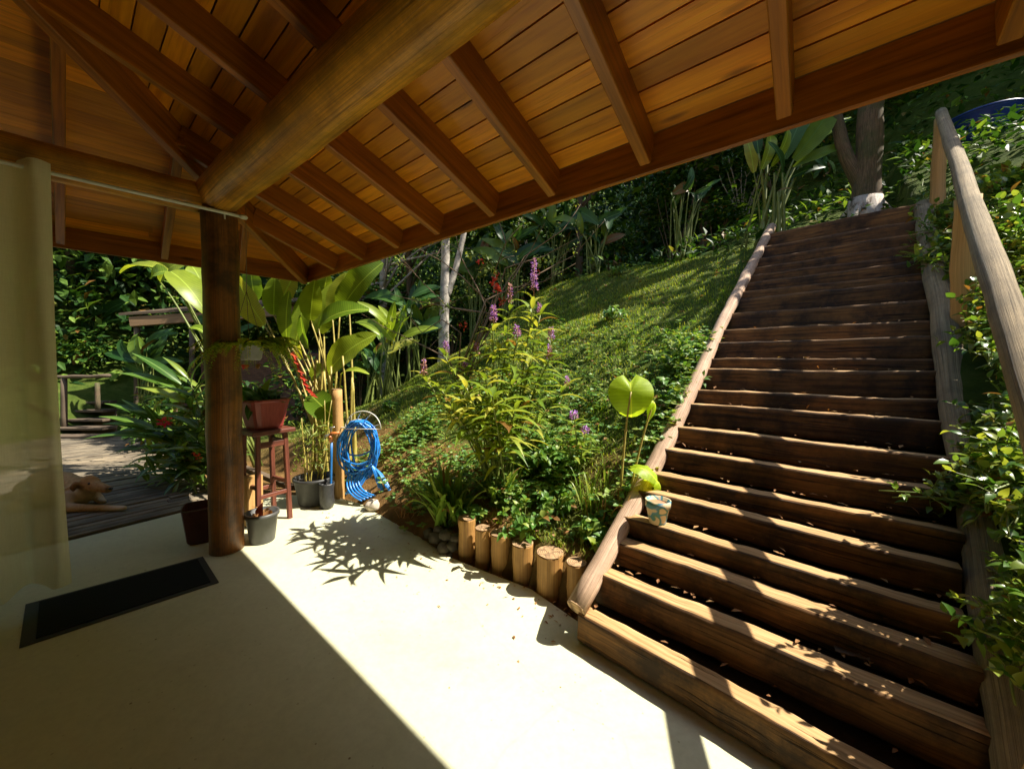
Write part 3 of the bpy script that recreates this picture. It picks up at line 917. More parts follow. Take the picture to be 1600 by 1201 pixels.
# ================================================================== LOG EDGING
logs = [  # left x, right x, top y(front rim), bottom y(front), label
    (714, 743, 800, 866, 'tall edging log at the far end, half hidden by the strap-leaved clump'),
    (715, 744, 814, 871, 'leftmost front edging log beside the dark stones'),
    (742, 767, 829, 881, 'thinnest edging log, second from the left of the bed'),
    (766, 800, 840, 893, 'edging log in the middle of the bed front with dark leaves over its top'),
    (799, 835, 855, 911, 'edging log with rounded bottom just left of the thickest one'),
    (836, 882, 873, 933, 'thickest edging log with a broad pale cut top'),
    (884, 918, 886, 949, 'last edging log tucked against the foot of the left side log'),
]
for i, (xa, xb, yt, yb, lab) in enumerate(logs):
    pf = G((xa + xb) / 2, yb)
    rad = (xb - xa) / 2 / FPX * pf.y
    back = V((pf.x, pf.y, 0)).normalized()
    cen = V((pf.x, pf.y, 0)) + back * rad * .9
    if i == 0: cen += back * .16
    ztop = D((xa + xb) / 2, yt, (cen - back * rad).y).z
    e = thing('edging_log', lab, 'edging log', (cen.x, cen.y, -.05), 'upright logs edging the planting bed')
    mb = MB()
    lean = V((U(-.02, .02), U(-.02, .02), 0))
    pts = [cen + Z * z + lean * z for z in [lerp(-.05, ztop - .012, q / 10) for q in range(11)]] + [cen + lean * ztop + Z * (ztop - .003)]
    sc_l = [rad * (.96 + .06 * noise.noise(V((q * .5, i * 7, 0)))) for q in range(11)] + [rad * .965]
    sweep(mb, pts, circ(20), sc_l, jit=.007, nscale=9)
    lo = mb.build('log', M['edging'], e)
    mb = MB()
    tt = cen + lean * ztop + Z * ztop
    ring = circ(20, rad * .97)
    mb.add([tt + Z * .002] + [tt + V((a, b_, .001 + .004 * noise.noise(V((a * 30, b_ * 30, i))))) for a, b_ in ring], [(0, q + 1, (q + 1) % 20 + 1) for q in range(20)], [(0, 0, 0)] + [(a, b_, 0) for a, b_ in ring])
    mb.build('cut_top', M['endgrain'], lo)

# ================================================================== THINGS BY THE POST
# bar stool
f1, f2 = G(404, 826), G(453, 809)
ex = (f2 - f1).normalized(); ey = V((-ex.y, ex.x, 0))
wst = (f2 - f1).length
SH = .83
stc = f1 + ex * wst / 2 + ey * wst / 2
stool = thing('bar_stool', 'tall dark red wooden stool beside the round post carrying a red planter', 'stool', (stc.x, stc.y, 0))
mb = MB(); box(mb, stc + Z * (SH - .02), ex, ey, Z, wst + .09, wst + .09, .038); so = mb.build('seat', M['stool'], stool, smooth=False)
bv = so.modifiers.new('bevel', 'BEVEL'); bv.width = .008; bv.segments = 2
for i in (0, 1):
    for j in (0, 1):
        ft = f1 + ex * wst * i + ey * wst * j
        tp_ = stc + (ft - stc) * .86 + Z * (SH - .04)
        mb = MB(); sweep(mb, line(ft, tp_, 4), rect(.036, .036, .004), up=ey); mb.build('leg', M['stool'], stool, smooth=False)
for (a, b_, h) in (((0, 0), (1, 0), .26), ((1, 0), (1, 1), .34), ((0, 1), (1, 1), .26), ((0, 0), (0, 1), .34), ((0, 0), (1, 0), .70), ((1, 0), (1, 1), .70)):
    q = []
    for (i, j) in (a, b_):
        ft = f1 + ex * wst * i + ey * wst * j
        q.append(ft.lerp(stc + (ft - stc) * .86 + Z * 0, h / SH) + Z * h)
    mb = MB(); sweep(mb, line(q[0], q[1], 2), rect(.022, .034 if h < .6 else .05, .003)); mb.build('stretcher', M['stool'], stool, smooth=False)
# upright timber offcut under the stool
tb = G(404, 821) + ey * .10
tbo = thing('timber_offcut', 'short orange-brown timber block standing between the legs of the stool', 'timber block', (tb.x, tb.y, 0))
mb = MB(); sweep(mb, wobble(line(V((tb.x, tb.y, 0)), V((tb.x, tb.y, .42)), 6), .004), rect(.14, .12, .012), up=ey, jit=.004); mb.build('block', M['stake'], tbo, smooth=False)
# red planter on the stool
pc = stc + Z * SH
pl = thing('square_planter', 'dark red square planter with dark leaves standing on the stool', 'planter', pc)
mb = MB()
rot = math.atan2(ex.y, ex.x)
lathe(mb, [(0, .002), (.105, .002), (.115, .02), (.155, .235), (.163, .245), (.160, .258), (.148, .258), (.142, .20), (0, .20)], pc, n=32, sq=7, rot=rot)
mb.build('pot', M['redpot'], pl, smooth=False)
mb = MB(); lathe(mb, [(.143, .205), (0, .215)], pc, n=32, sq=7, rot=rot); mb.build('soil', M['potsoil'], pl)
mb = MB()
for i in range(46):
    a = U(0, 6.28); L = U(.12, .30); b0 = pc + V((U(-.09, .09), U(-.09, .09), .21))
    d = V((math.cos(a) * U(.2, 1), math.sin(a) * U(.2, 1), U(.3, 1.1))).normalized()
    leaf(mb, b0 + d * .03, b0 + d * L, U(.04, .075), V((U(-.3, .3), -.6, .8)), arch=.08, seg=4, prof=prof_ovate, droop=U(.1, .7))
leaf(mb, pc + V((.0, -.12, .24)), pc + V((-.02, -.17, .09)), .085, V((0, -1, .2)), arch=.1, prof=prof_ovate)
mb.build('foliage', M['L_helic_dark'], pl)
def blossom(mb, p, r, n=9):
    for i in range(n):
        d = rv(); leaf(mb, p, p + d * r, r * .8, rv(), arch=.15, seg=3, prof=prof_ovate)
mb = MB(); blossom(mb, D(382, 571, stc.y - .1), .035); mb.build('flower', M['crimson'], pl)
mb = MB(); blossom(mb, D(404, 572, stc.y - .05), .03); mb.build('flower', M['L_dry'], pl)

# hanging basket by the post
hb = D(388, 563, PB.y + .12)
hang = thing('hanging_fern_basket', 'grey plastic bowl of trailing fern hanging on a wire beside the round post', 'hanging plant', hb)
mb = MB()
lathe(mb, [(0, 0), (.075, .002), (.088, .02), (.104, .125), (.112, .128), (.112, .142), (.100, .142), (.098, .11), (0, .10)], hb, n=28)
mb.build('bowl', M['palegrey'], hang)
mb = MB()
top = D(384, 318, PB.y + .12)
for a in (0, 2.1, 4.2):
    tube(mb, [hb + V((math.cos(a) * .108, math.sin(a) * .108, .14)), hb + Z * .52], .0022, n=5)
tube(mb, [hb + Z * .52, top], .0025, n=5)
mb.build('wire', M['wire'], hang)
mb = MB()
def frond(mb, p, d, L, droop, nl=26, lw=.035):
    pts = bez(p, p + d * L * .55, p + d * L * .8 - Z * droop, 12)
    tube(mb, pts, .0018, .0008, n=4, caps=False)
    for i in range(nl):
        t = (i + 1) / nl
        k = t * 12; i0 = min(11, int(k))
        q = pts[i0].lerp(pts[i0 + 1], k - i0)
        tg = (pts[i0 + 1] - pts[i0]).normalized()
        sd = tg.cross(V((U(-.2, .2), U(-.2, .2), 1))).normalized()
        ll = lw * (1 - .75 * t) + .006
        for sg in (-1, 1):
            dd = (sd * sg + tg * .35 + V((0, 0, U(-.35, .1)))).normalized()
            leaflet(mb, q, dd, ll, ll * .5, V((0, -.3, 1)))
for i in range(85):
    a = U(0, 6.28)
    d = V((math.cos(a), math.sin(a), U(.15, .9))).normalized()
    frond(mb, hb + V((math.cos(a) * .06, math.sin(a) * .06, .12)), d, U(.22, .42), U(.05, .34), lw=.045)
mb.build('foliage', M['L_fern'], hang)

# pots on the floor
def round_pot(name, label, c, r, h, mat_, soil=True, lip=.012):
    t = thing(name, label, 'pot', c)
    mb = MB()
    lathe(mb, [(0, .001), (r * .72, .001), (r * .76, .012), (r * .96, h - .03), (r * .96 + lip, h - .028), (r * .96 + lip, h), (r * .93, h), (r * .90, h * .8), (0, h * .78)], c, n=28)
    mb.build('pot', mat_, t)
    if soil:
        mb = MB(); lathe(mb, [(r * .9, h * .84), (r * .5, h * .87), (0, h * .86)], c, n=20); mb.build('soil', M['potsoil'], t)
    return t
c1 = G(398, 853); 
bk = round_pot('black_pot', 'black plastic pot standing against the foot of the round post, dry scraps inside', V((c1.x, c1.y + .09, 0)), .112, .235, M['greypot'])
mb = MB()
pc1 = V((c1.x, c1.y + .09, .20))
for i in range(9):
    d = V((U(-1, 1), U(-1, 1), U(.1, .7))).normalized()
    leaf(mb, pc1 + d * .01, pc1 + d * U(.07, .12), .05, rv(), arch=.2, seg=4, prof=prof_ovate)
mb.build('dry_leaves', M['L_dry'], bk)
mb = MB(); leaf(mb, pc1 + V((.0, -.02, .0)), pc1 + V((.03, -.03, .12)), .07, V((0, -1, .3)), arch=.1, prof=prof_ovate); mb.build('red_leaf', M['redpot'], bk)
c2 = V(G(481, 792)); c2.y += .12; c2.z = 0
cane = round_pot('cane_pot', 'black round pot with yellow canes in front of the paddle-leaved plants', c2, .185, .27, M['blackpot'])
mb = MB()
for i in range(7):
    b0 = c2 + V((U(-.11, .11), U(-.10, .10), .2))
    tube(mb, wobble(line(b0, b0 + V((U(-.10, .16), U(-.08, .08), U(.35, .85))), 8), .014), U(.006, .013), .004, n=7)
mb.build('canes', M['caneyellow'], cane)
mb = MB()
for i in range(240):
    p = c2 + V((U(-.18, .16), U(-.12, .12), U(.32, .80)))
    d = (rv() + V((0, 0, .3))).normalized()
    leaflet(mb, p, d, U(.04, .09), .014, rv())
mb.build('foliage', M['L_bamboo'], cane)
c3 = G(506, 797); c3.y += .06; c3.z = 0
nb_ = thing('nursery_bag', 'small black crumpled nursery bag next to the cane pot', 'plant bag', c3)
mb = MB()
lathe(mb, [(0, .001), (.055, .002), (.066, .05), (.068, .12), (.064, .18), (.072, .235), (.070, .25), (.060, .24), (.058, .2), (0, .2)], c3, n=20)
mb.v = [tuple(V(p) + V((noise.noise(V(p) * 14), noise.noise(V(p) * 14 + V((5, 0, 0))), 0)) * .012) for p in mb.v]
mb.build('bag', M['bag'], nb_)
mb = MB(); lathe(mb, [(.06, .205), (0, .21)], c3, n=16); mb.build('soil', M['potsoil'], nb_)
c4 = D(319, 838, PB.y + .16); c4.z = 0
mp_ = thing('maroon_planter', 'maroon square planter mostly hidden behind the round post', 'planter', c4)
mb = MB(); lathe(mb, [(0, .001), (.085, .001), (.10, .02), (.125, .27), (.13, .28), (.12, .28), (.115, .22), (0, .22)], c4, n=24, sq=6, rot=.6); mb.build('pot', M['maroonpot'], mp_, smooth=False)

# stake with hose hanger, hose, tap
sk = onground(G(530, 777)); sk.z = 0
stk = thing('wooden_stake', 'pale wooden stake standing behind the hose at the floor edge', 'stake', sk)
ztop = D(528, 608, sk.y).z
mb = MB(); tube(mb, wobble(line(sk - Z * .2, V((sk.x - .01, sk.y, ztop)), 14), .006), .052, .050, n=16, jit=.004); so_ = mb.build('stake', M['stake'], stk)
mb = MB(); tube(mb, [V((sk.x - .01, sk.y, ztop + .001)), V((sk.x - .01, sk.y, ztop + .004))], .047, n=16); mb.build('cut_top', M['endgrain'], so_, smooth=False)
hd_ = sk.y - .02
hc = D(566, 668, hd_)
hg = thing('hose_hanger', 'white wire half-round hose hanger fixed beside the stake', 'hose hanger', hc)
mb = MB()
def px_arc(cx, cy, rx, ry, a0, a1, dep, n=14):
    return [D(cx + rx * math.cos(R(lerp(a0, a1, i / n))), cy - ry * math.sin(R(lerp(a0, a1, i / n))), dep) for i in range(n + 1)]
tube(mb, px_arc(567, 670, 28, 28, 180, 0, hd_ - .16), .005, n=6)
tube(mb, px_arc(560, 672, 18, 17, 180, 0, hd_ - .04), .005, n=6)
for a in (170, 130, 95, 60, 15):
    p = D(567 + 28 * math.cos(R(a)), 670 - 28 * math.sin(R(a)), hd_ - .16)
    q = D(560 + 18 * math.cos(R(a)), 672 - 17 * math.sin(R(a)), hd_ - .04)
    tube(mb, [p, q], .004, n=6)
tube(mb, [D(539, 670, hd_ - .16), D(595, 670, hd_ - .16)], .004, n=6)
tube(mb, [D(541, 668, hd_ - .04), sk + Z * (D(541, 668, hd_).z)], .006, n=6)
mb.build('frame', M['white'], hg)
hs = None
mb = MB()
rr = random.Random(3)
for i in range(15):
    rx = rr.uniform(17, 31)
    cx = 560 + rr.uniform(-1, 1) * (33 - rx) * .8
    top_y = 656 + rr.uniform(0, 9)
    bot_y = rr.choice((712, 722, 733, 741, 748, 752, 738)) + rr.uniform(-4, 4)
    cy = (top_y + bot_y) / 2
    sk_ = rr.uniform(-.15, .15)
    pts = []
    dep = hd_ - .05 - .011 * (i % 8) + rr.uniform(-.01, .01)
    for q in range(49):
        a = 2 * math.pi * q / 48
        k_w = 1.0 + .10 * math.sin(a)
        pts.append(D(cx + rx * math.cos(a) / k_w + sk_ * (cy - bot_y) * math.sin(a) + 1.5 * math.sin(3 * a + i), cy - (bot_y - top_y) / 2 * math.sin(a), dep + .02 * math.sin(a * 2 + i)))
    tube(mb, pts, .0088, n=8, caps=False)
for i in range(6):                                     # the loose bights at the right and below
    a0 = D(578 + i * 1.5, 722 + i * 2, hd_ - .10)
    tube(mb, bez(a0, D(586 + i * 3, 740, hd_ - .14), D(592 + i * 4, 762 + (i % 3) * 5, hd_ - .16 - i * .01), 10), .0095, n=8)
for i in range(5):
    tube(mb, bez(D(548 + i * 3, 735, hd_ - .09), D(530 + i * 6, 768, hd_ - .16), D(566 + i * 5, 782 - i * 2, hd_ - .22), 12), .0095, n=8)
    tube(mb, bez(D(566 + i * 4, 730, hd_ - .09), D(548 + i * 4, 760, hd_ - .14), D(540 + i * 4, 772 - i, hd_ - .16), 12), .0095, n=8)
tag(mb.build('garden_hose', M['hose'], loc=hc), 'blue garden hose hanging in many loops on the wire hanger', 'hose')
tpx = G(516, 777); tpx = V((tpx.x * 3.58 / tpx.y, 3.58, 0))
tap = thing('water_tap', 'blue standpipe with orange fitting and small tap left of the hose', 'tap', tpx)
dt = tpx.y
mb = MB(); tube(mb, line(tpx, D(518, 690, dt), 4), .012, n=10); mb.build('pipe', M['bluepipe'], tap)
mb = MB(); tube(mb, [D(517, 690, dt), D(517, 683, dt), D(516, 681, dt)], .021, n=12); tube(mb, [D(516, 682, dt), D(517, 677, dt), D(530, 676, dt)], .014, n=10); mb.build('fitting', M['orange'], tap)
mb = MB(); tube(mb, [D(517, 677, dt), D(518, 668, dt)], .006, n=8); tube(mb, [D(514, 668, dt), D(523, 667, dt)], .006, n=8); tube(mb, [D(516, 678, dt), D(508, 681, dt), D(507, 686, dt)], .010, n=8); mb.build('faucet', M['chrome'], tap)

def stone(name, label, px, py, r, mat_, group=None, sq=(1, 1, .8), lift=0):
    p = hit(px, py) if G(px, py).y > 3.3 or px > 600 else G(px, py)
    p = V((p.x, p.y, max(p.z, 0) if px < 610 else p.z))
    mb = MB()
    o = U(0, 50)
    nlat, nlon = 10, 14
    vs = []
    for i in range(nlat + 1):
        th = math.pi * i / nlat
        for j in range(nlon):
            ph = 2 * math.pi * j / nlon
            d = V((math.sin(th) * math.cos(ph), math.sin(th) * math.sin(ph), math.cos(th)))
            k = r * (1 + .28 * noise.noise(d * 1.6 + V((o, 0, 0))))
            vs.append(p + V((d.x * k * sq[0], d.y * k * sq[1], d.z * k * sq[2] + r * sq[2] * .75 + lift)))
    mb.add(vs, [(i * nlon + j, i * nlon + (j + 1) % nlon, (i + 1) * nlon + (j + 1) % nlon, (i + 1) * nlon + j) for i in range(nlat) for j in range(nlon)])
    return tag(mb.build(name, mat_, loc=p), label, 'stone', group)
stone('pale_stone', 'pale rounded stone under the blue hose, nearest the patio', 583, 796, .072, M['palestone'], 'pale stones by the hose')
stone('pale_stone', 'smaller pale stone leaning behind the other under the hose', 572, 779, .05, M['palestone'], 'pale stones by the hose', lift=.02)
for i, (px, py, rr_) in enumerate([(694, 862, .055), (707, 858, .05), (682, 846, .06), (698, 842, .055), (671, 838, .05), (712, 846, .045), (687, 832, .05), (702, 872, .03)]):
    lab = ['dark stone at the floor edge left of the first edging log', 'dark stone touching the left edging log low down', 'broad dark stone in the little heap beside the bed', 'dark stone on top of the little heap left of the logs',
           'dark stone at the far left end of the heap by the bed', 'small dark stone wedged against the tall edging log', 'dark stone at the back of the heap under the strap leaves', 'smallest dark stone lying in front of the heap'][i]
    stone('dark_stone', lab, px, py, rr_, M['darkstone'], 'dark stones beside the edging logs', lift=0)

# painted pot on the third step
pp = planeW(1027, 818, .20)
pp = SW(.335 + .06, .17, .418)
# find the place on the step under the pot's foot
for i_, (s_, z_) in enumerate(zip(steps_s, steps_z)):
    q = G(1027, 817, z_)
    ss_, ww_ = sw_of(q.x, q.y)
    if s_ - .02 <= ss_ <= s_ + .17:
        pp = V((q.x, q.y, z_ + .005)); break
pot = thing('painted_pot', 'small flowerpot with blue and green painted bands on the left end of a step', 'flowerpot', pp)
k_ = 1 / FPX * pp.y
mb = MB()
hP = 37 * k_; r1_, r0_ = 19.5 * k_, 12.5 * k_
lathe(mb, [(0, 0), (r0_, 0), (r0_ * 1.02, .004), (lerp(r0_, r1_, .72), hP * .70), (r1_ * .98, hP * .70), (r1_, hP), (r1_ * .88, hP), (r1_ * .84, hP * .8), (0, hP * .78)], pp, n=28)
m_, nt_, b_p = newmat('painted_terracotta')
nz = nd(nt_, 'ShaderNodeTexNoise', Scale=13.0, Detail=1.0)
nt_.links.new(gcvec(nt_, (1, 1, 1), True), nz.inputs['Vector'])
cc_ = ramp(nt_, nz.outputs['Fac'], [(.36, (.55, .44, .26)), (.48, (.60, .48, .30)), (.50, (.10, .22, .12)), (.56, (.05, .22, .34)), (.60, (.58, .46, .28))])
nt_.links.new(cc_, b_p.inputs['Base Color'])
b_p.inputs['Roughness'].default_value = .6
mb.build('pot', m_, pot)
mb = MB(); lathe(mb, [(r1_ * .86, hP * .84), (0, hP * .86)], pp, n=18); mb.build('soil', M['terracotta'], pot)

# ================================================================== DECK, STEPS AND SHED AT THE LEFT
dA, dB_ = G(-60, 884, -.03), G(300, 796, -.03)
dx_ = (dB_ - dA).normalized(); dy_ = V((-dx_.y, dx_.x, 0))
deck = thing('board_deck', 'grey weathered board deck beyond the patio with dappled sun and gaps between boards', 'deck', (dA + dy_ * 2))
mb = MB()
i = 0; off = .03
while off < 6.2:
    wdt = U(.055, .10)
    a, e = U(-1.2, -.9) - .3, U(0, .5)
    L = (dB_ - dA).length
    c0 = dA + dy_ * (off + wdt / 2)
    cuts = [a - 2.0, U(-.3, .6), U(1.1, 1.8), L + .25 + off * .12]
    for q0, q1 in zip(cuts, cuts[1:]):
        zt = U(-.004, .006); tilt = U(-.004, .004)
        pts = [c0 + dx_ * q0 + Z * (zt - .0), c0 + dx_ * ((q0 + q1) / 2) + Z * (zt + U(-.004, .004)) + dy_ * U(-.006, .006), c0 + dx_ * (q1 - .006) + Z * (zt + tilt)]
        sweep(mb, pts, rect(wdt, .026, .006), jit=.0015, nscale=9)
    off += wdt + U(.006, .022)
mb.build('boards', M['deck'], deck, smooth=False)
mb = MB()
for q in (-2.5, -.5, 1.0, 2.2):
    sweep(mb, [dA + dx_ * q + dy_ * .02 - Z * .06, dA + dx_ * q + dy_ * 6.1 - Z * .06], rect(.08, .09))
mb.build('joists', M['darkwood'], deck, smooth=False)
# dark steps beyond the deck
sd = 6.6
wst_ = thing('dark_wooden_steps', 'dark wooden steps rising beyond the far end of the deck', 'steps', D(125, 690, sd))
yl = [690, 681, 668, 655, 641, 628]
for i, y_ in enumerate(yl):
    p0, p1 = D(40, y_ + 1, sd + i * .27), D(172, y_, sd + i * .27)
    mb = MB(); sweep(mb, line(p0, p1, 3), rect(.28, .045, .006)); mb.build('tread', M['darkwood'], wst_, smooth=False)
    mb = MB(); sweep(mb, line(p0 + V((0, .12, -.07)), p1 + V((0, .12, -.07)), 2), rect(.02, .13)); mb.build('riser', M['darkwood'], wst_, smooth=False)
rl = thing('dark_railing', 'thin dark rail on posts above the dark steps, one post yellowish', 'railing', D(150, 680, sd + .6))
mb = MB(); tube(mb, wobble(line(D(60, 589, sd + .6), D(172, 587, sd + .6), 8), .02), .035, n=8); mb.build('rail', M['darkwood'], rl)
mb = MB(); tube(mb, line(D(153, 640, sd + .5), D(152, 598, sd + .55), 3), .04, .035, n=8); mb.build('post', M['bark'], rl)
mb = MB(); tube(mb, line(D(100, 680, sd + .6), D(100, 590, sd + .6), 3), .05, .045, n=8); mb.build('post', M['darkwood'], rl)
# shed
shd = 8.2
shed = thing('garden_shed', 'old brick shed with a slanting timber roof edge half hidden by foliage', 'shed', D(380, 640, shd))
mb = MB()
a, b_ = D(205, 503, shd - .4), D(560, 478, shd + .5)
sweep(mb, line(a, b_, 6), rect(.10, .20, .01), jit=.004); mb.build('roof_edge_board', M['shedwood'], shed, smooth=False)
mb = MB()
slab([a + Z * .12 + V((-.15, -.1, 0)), b_ + Z * .12 + V((.1, -.1, 0)), b_ + V((.4, 3.0, .9)), a + V((.2, 3.0, .9))], Z, 0, .05)
mb.build('roof', M['darkwood'], shed, smooth=False)
mb = MB()
wl, wr = D(318, 700, shd + .3), D(500, 700, shd + .75)
hw = 3.2
mb.add([wl, wr, wr + Z * hw * .72, wl + Z * hw * .72, wl + V((.3, 2.2, 0)), wr + V((.3, 2.2, 0)), wr + V((.3, 2.2, hw * .8)), wl + V((.3, 2.2, hw * .8))],
       [(0, 1, 2, 3), (4, 0, 3, 7), (1, 5, 6, 2), (5, 4, 7, 6), (3, 2, 6, 7)], [(0, 0, 0), (2.6, 0, 0), (2.6, 2.3, 0), (0, 2.3, 0), (-2.2, 0, 0), (4.8, 0, 0), (4.8, 2.3, 0), (-2.2, 2.3, 0)])
mb.build('wall', M['brick'], shed, smooth=False)
mb = MB()
for (px_, dd_) in ((214, shd - .35), (300, shd - .15)):
    tube(mb, line(D(px_, 660, dd_), D(px_, 510, dd_), 4), .05, n=8)
mb.build('posts', M['darkwood'], shed)

# ================================================================== DOG
dd = 3.52
dogt = thing('dog', 'tan dog lying on the grey deck, head up, front leg stretched out', 'dog', onground(G(120, 797)))
mb = MB()
def blob(c, rx, ry, rz, rot=None, nlat=12, nlon=16):
    vs = []
    for i in range(nlat + 1):
        th = math.pi * i / nlat
        for j in range(nlon):
            ph = 2 * math.pi * j / nlon
            d = V((math.sin(th) * math.cos(ph) * rx, math.sin(th) * math.sin(ph) * ry, math.cos(th) * rz))
            if rot: d = rot @ d
            vs.append(V(c) + d)
    mb.add(vs, [(i * nlon + j, i * nlon + (j + 1) % nlon, (i + 1) * nlon + (j + 1) % nlon, (i + 1) * nlon + j) for i in range(nlat) for j in range(nlon)])
def limb(pts, rs):
    pts = [V(p) for p in pts]
    out, rr_ = [], []
    for k in range(len(pts) - 1):
        for q in range(6):
            out.append(pts[k].lerp(pts[k + 1], q / 6)); rr_.append(lerp(rs[k], rs[k + 1], q / 6))
    out.append(pts[-1]); rr_.append(rs[-1])
    sweep(mb, out, circ(12), rr_)
zdk = -.015
hx = D(140, 756, dd)                                  # head centre
blob(hx, .082, .075, .075)
muz = D(160, 762, dd - .03)
limb([hx + V((.02, -.01, -.005)), muz, D(171, 765, dd - .04)], [.062, .044, .034])
blob(hx + V((-.01, .0, .035)), .065, .06, .05)
ch = D(126, 787, dd + .02); ch.z = .13
limb([hx + V((-.035, .02, -.03)), V((hx.x - .11, hx.y + .03, hx.z - .13)), V((ch.x - .06, ch.y + .03, .16))], [.068, .085, .125])
bodyc = V((ch.x - .30, ch.y + .10, .145))
limb([V((ch.x - .02, ch.y + .02, .13)), bodyc, V((ch.x - .62, ch.y + .22, .14)), V((ch.x - .78, ch.y + .27, .11))], [.115, .15, .145, .10])
paw = D(189, 772, dd - .05); paw.z = zdk + .022
elb = V((ch.x + .02, ch.y - .13, zdk + .045))
limb([V((ch.x - .04, ch.y - .06, .13)), elb, V((lerp(elb.x, paw.x, .5), lerp(elb.y, paw.y, .5), zdk + .035)), paw], [.065, .045, .032, .026])
blob(paw + V((.012, 0, .002)), .04, .028, .024)
paw2 = D(160, 770, dd + .12); paw2.z = zdk + .02
limb([V((ch.x - .02, ch.y + .08, .12)), V((ch.x + .04, ch.y + .12, zdk + .045)), paw2], [.06, .042, .026])
blob(paw2, .038, .027, .023)
limb([V((ch.x - .62, ch.y + .1, .13)), V((ch.x - .42, ch.y - .06, .09)), V((ch.x - .56, ch.y - .10, zdk + .04)), V((ch.x - .36, ch.y - .14, zdk + .025))], [.11, .075, .04, .028])
limb([V((ch.x - .80, ch.y + .26, .08)), V((ch.x - 1.0, ch.y + .2, zdk + .03)), V((ch.x - 1.1, ch.y + .0, zdk + .025))], [.04, .028, .015])
for sgn in (-1, 1):                                   # folded ears
    eb = hx + V((-.035, sgn * .06 - .01, .045))
    limb([eb, eb + V((-.012, sgn * .028, -.045)), eb + V((.0, sgn * .03, -.085))], [.024, .026, .012])
body = mb.build('body', M['fur'], dogt)
_nt = M['fur'].node_tree
_b = _nt.nodes['Principled BSDF']
_col = _b.inputs['Base Color'].links[0].from_socket
_gp = _nt.nodes.new('ShaderNodeNewGeometry')
def fur_patch(col, centre, r0, r1, c_, amt):
    vm = nd(_nt, 'ShaderNodeVectorMath', operation='DISTANCE')
    _nt.links.new(_gp.outputs['Position'], vm.inputs[0])
    vm.inputs[1].default_value = centre
    return mixc(_nt, ramp(_nt, vm.outputs['Value'], [(r0, (amt,) * 3), (r1, (0, 0, 0))]), col, c_)
for pt_, r0, r1, c_, a_ in ((paw, .05, .16, (.66, .52, .36, 1), .9), (paw2, .04, .12, (.62, .5, .34, 1), .9), (V((ch.x + .03, ch.y - .08, .10)), .05, .16, (.62, .46, .28, 1), .8),
                            (hx + V((-.04, -.09, -.01)), .03, .075, (.20, .085, .03, 1), .85), (hx + V((-.04, .08, -.01)), .03, .075, (.20, .085, .03, 1), .85), (D(171, 766, dd - .04), .02, .07, (.20, .12, .07, 1), .6), (hx + V((.03, -.02, .06)), .02, .09, (.50, .24, .07, 1), .7)):
    _col = fur_patch(_col, pt_, r0, r1, c_, a_)
_nt.links.new(_col, _b.inputs['Base Color'])
rm = body.modifiers.new('remesh', 'REMESH'); rm.mode = 'VOXEL'; rm.voxel_size = .011; rm.use_smooth_shade = True
sm = body.modifiers.new('smooth', 'SMOOTH'); sm.factor = .6; sm.iterations = 6
mb = MB(); blob(D(173, 763, dd - .045), .017, .017, .014, nlat=8, nlon=10); mb.build('nose', M['nose'], dogt)
for sgn in (-1, 1):
    mb = MB(); blob(hx + V((.060, sgn * .036 - .02, .022)), .011, .011, .010, nlat=8, nlon=10); mb.build('eye', M['nose'], dogt)

# ================================================================== PLANTS
def DP(p): return D(*p)
# --- paddle-leaved clump behind the pots
hbase = onground(G(512, 772)); hdp = 4.15
hel = thing('heliconia_clump', 'tall clump of big pale green paddle leaves with a hanging red flower, behind the pots', 'plant', V((hbase.x, hdp, 0)))
HL = [  # base px, tip px, width px, normal, depth offset, arch
    ((513, 582), (589, 519), 46, (-.1, -1, .5), .00, .10), ((497, 512), (577, 481), 44, (0, -.8, .8), -.1, .12),
    ((531, 488), (598, 407), 52, (-.3, -1, .3), .05, .06), ((519, 490), (541, 424), 30, (.4, -1, .1), .2, .03),
    ((485, 500), (492, 436), 34, (.2, -1, .1), .1, .03), ((499, 520), (520, 440), 34, (.5, -1, .1), .25, .04),
    ((448, 530), (452, 452), 27, (-.2, -1, .1), .15, .04), ((413, 508), (367, 424), 42, (-.3, -1, .2), .2, .05),
    ((428, 492), (430, 430), 30, (.2, -1, .1), .35, .03), ((440, 470), (462, 424), 30, (.3, -1, .2), .4, .03),
    ((400, 470), (392, 418), 36, (.0, -1, .2), .45, .05), ((461, 540), (478, 450), 26, (.6, -1, 0), .3, .03),
    ((482, 545), (470, 490), 22, (-.6, -1, 0), .05, .05), ((505, 470), (512, 424), 30, (.1, -1, .1), .5, .03),
    ((528, 618), (520, 668), 40, (-.2, -1, .6), -.15, .12), ((484, 616), (531, 660), 40, (-.2, -1, .8), -.2, .14),
    ((533, 584), (577, 583), 14, (0, -.5, 1), .1, .14), ((486, 590), (512, 573), 30, (-.2, -1, .5), .1, .1),
    ((472, 560), (455, 500), 22, (-.5, -1, .1), .4, .05), ((545, 470), (566, 425), 30, (-.4, -1, .2), .5, .05)]
mbl, mbs = MB(), MB()
for i, (b0, t0_, wp, nr, do, ar) in enumerate(HL):
    dep = hdp + do
    B_, T_ = D(*b0, dep), D(*t0_, dep - .05)
    leaf(mbl, B_, T_, wp / FPX * dep, nr, arch=ar, seg=12, fold=.28, prof=prof_paddle, wav=.10, droop=.03)
    root = V((hbase.x + U(-.2, .2), hdp + U(-.12, .25), ground(hbase.x, hdp)))
    tube(mbs, bez(root, root.lerp(B_, .6) + V((0, 0, .15)), B_, 10), .017, .008, n=7)
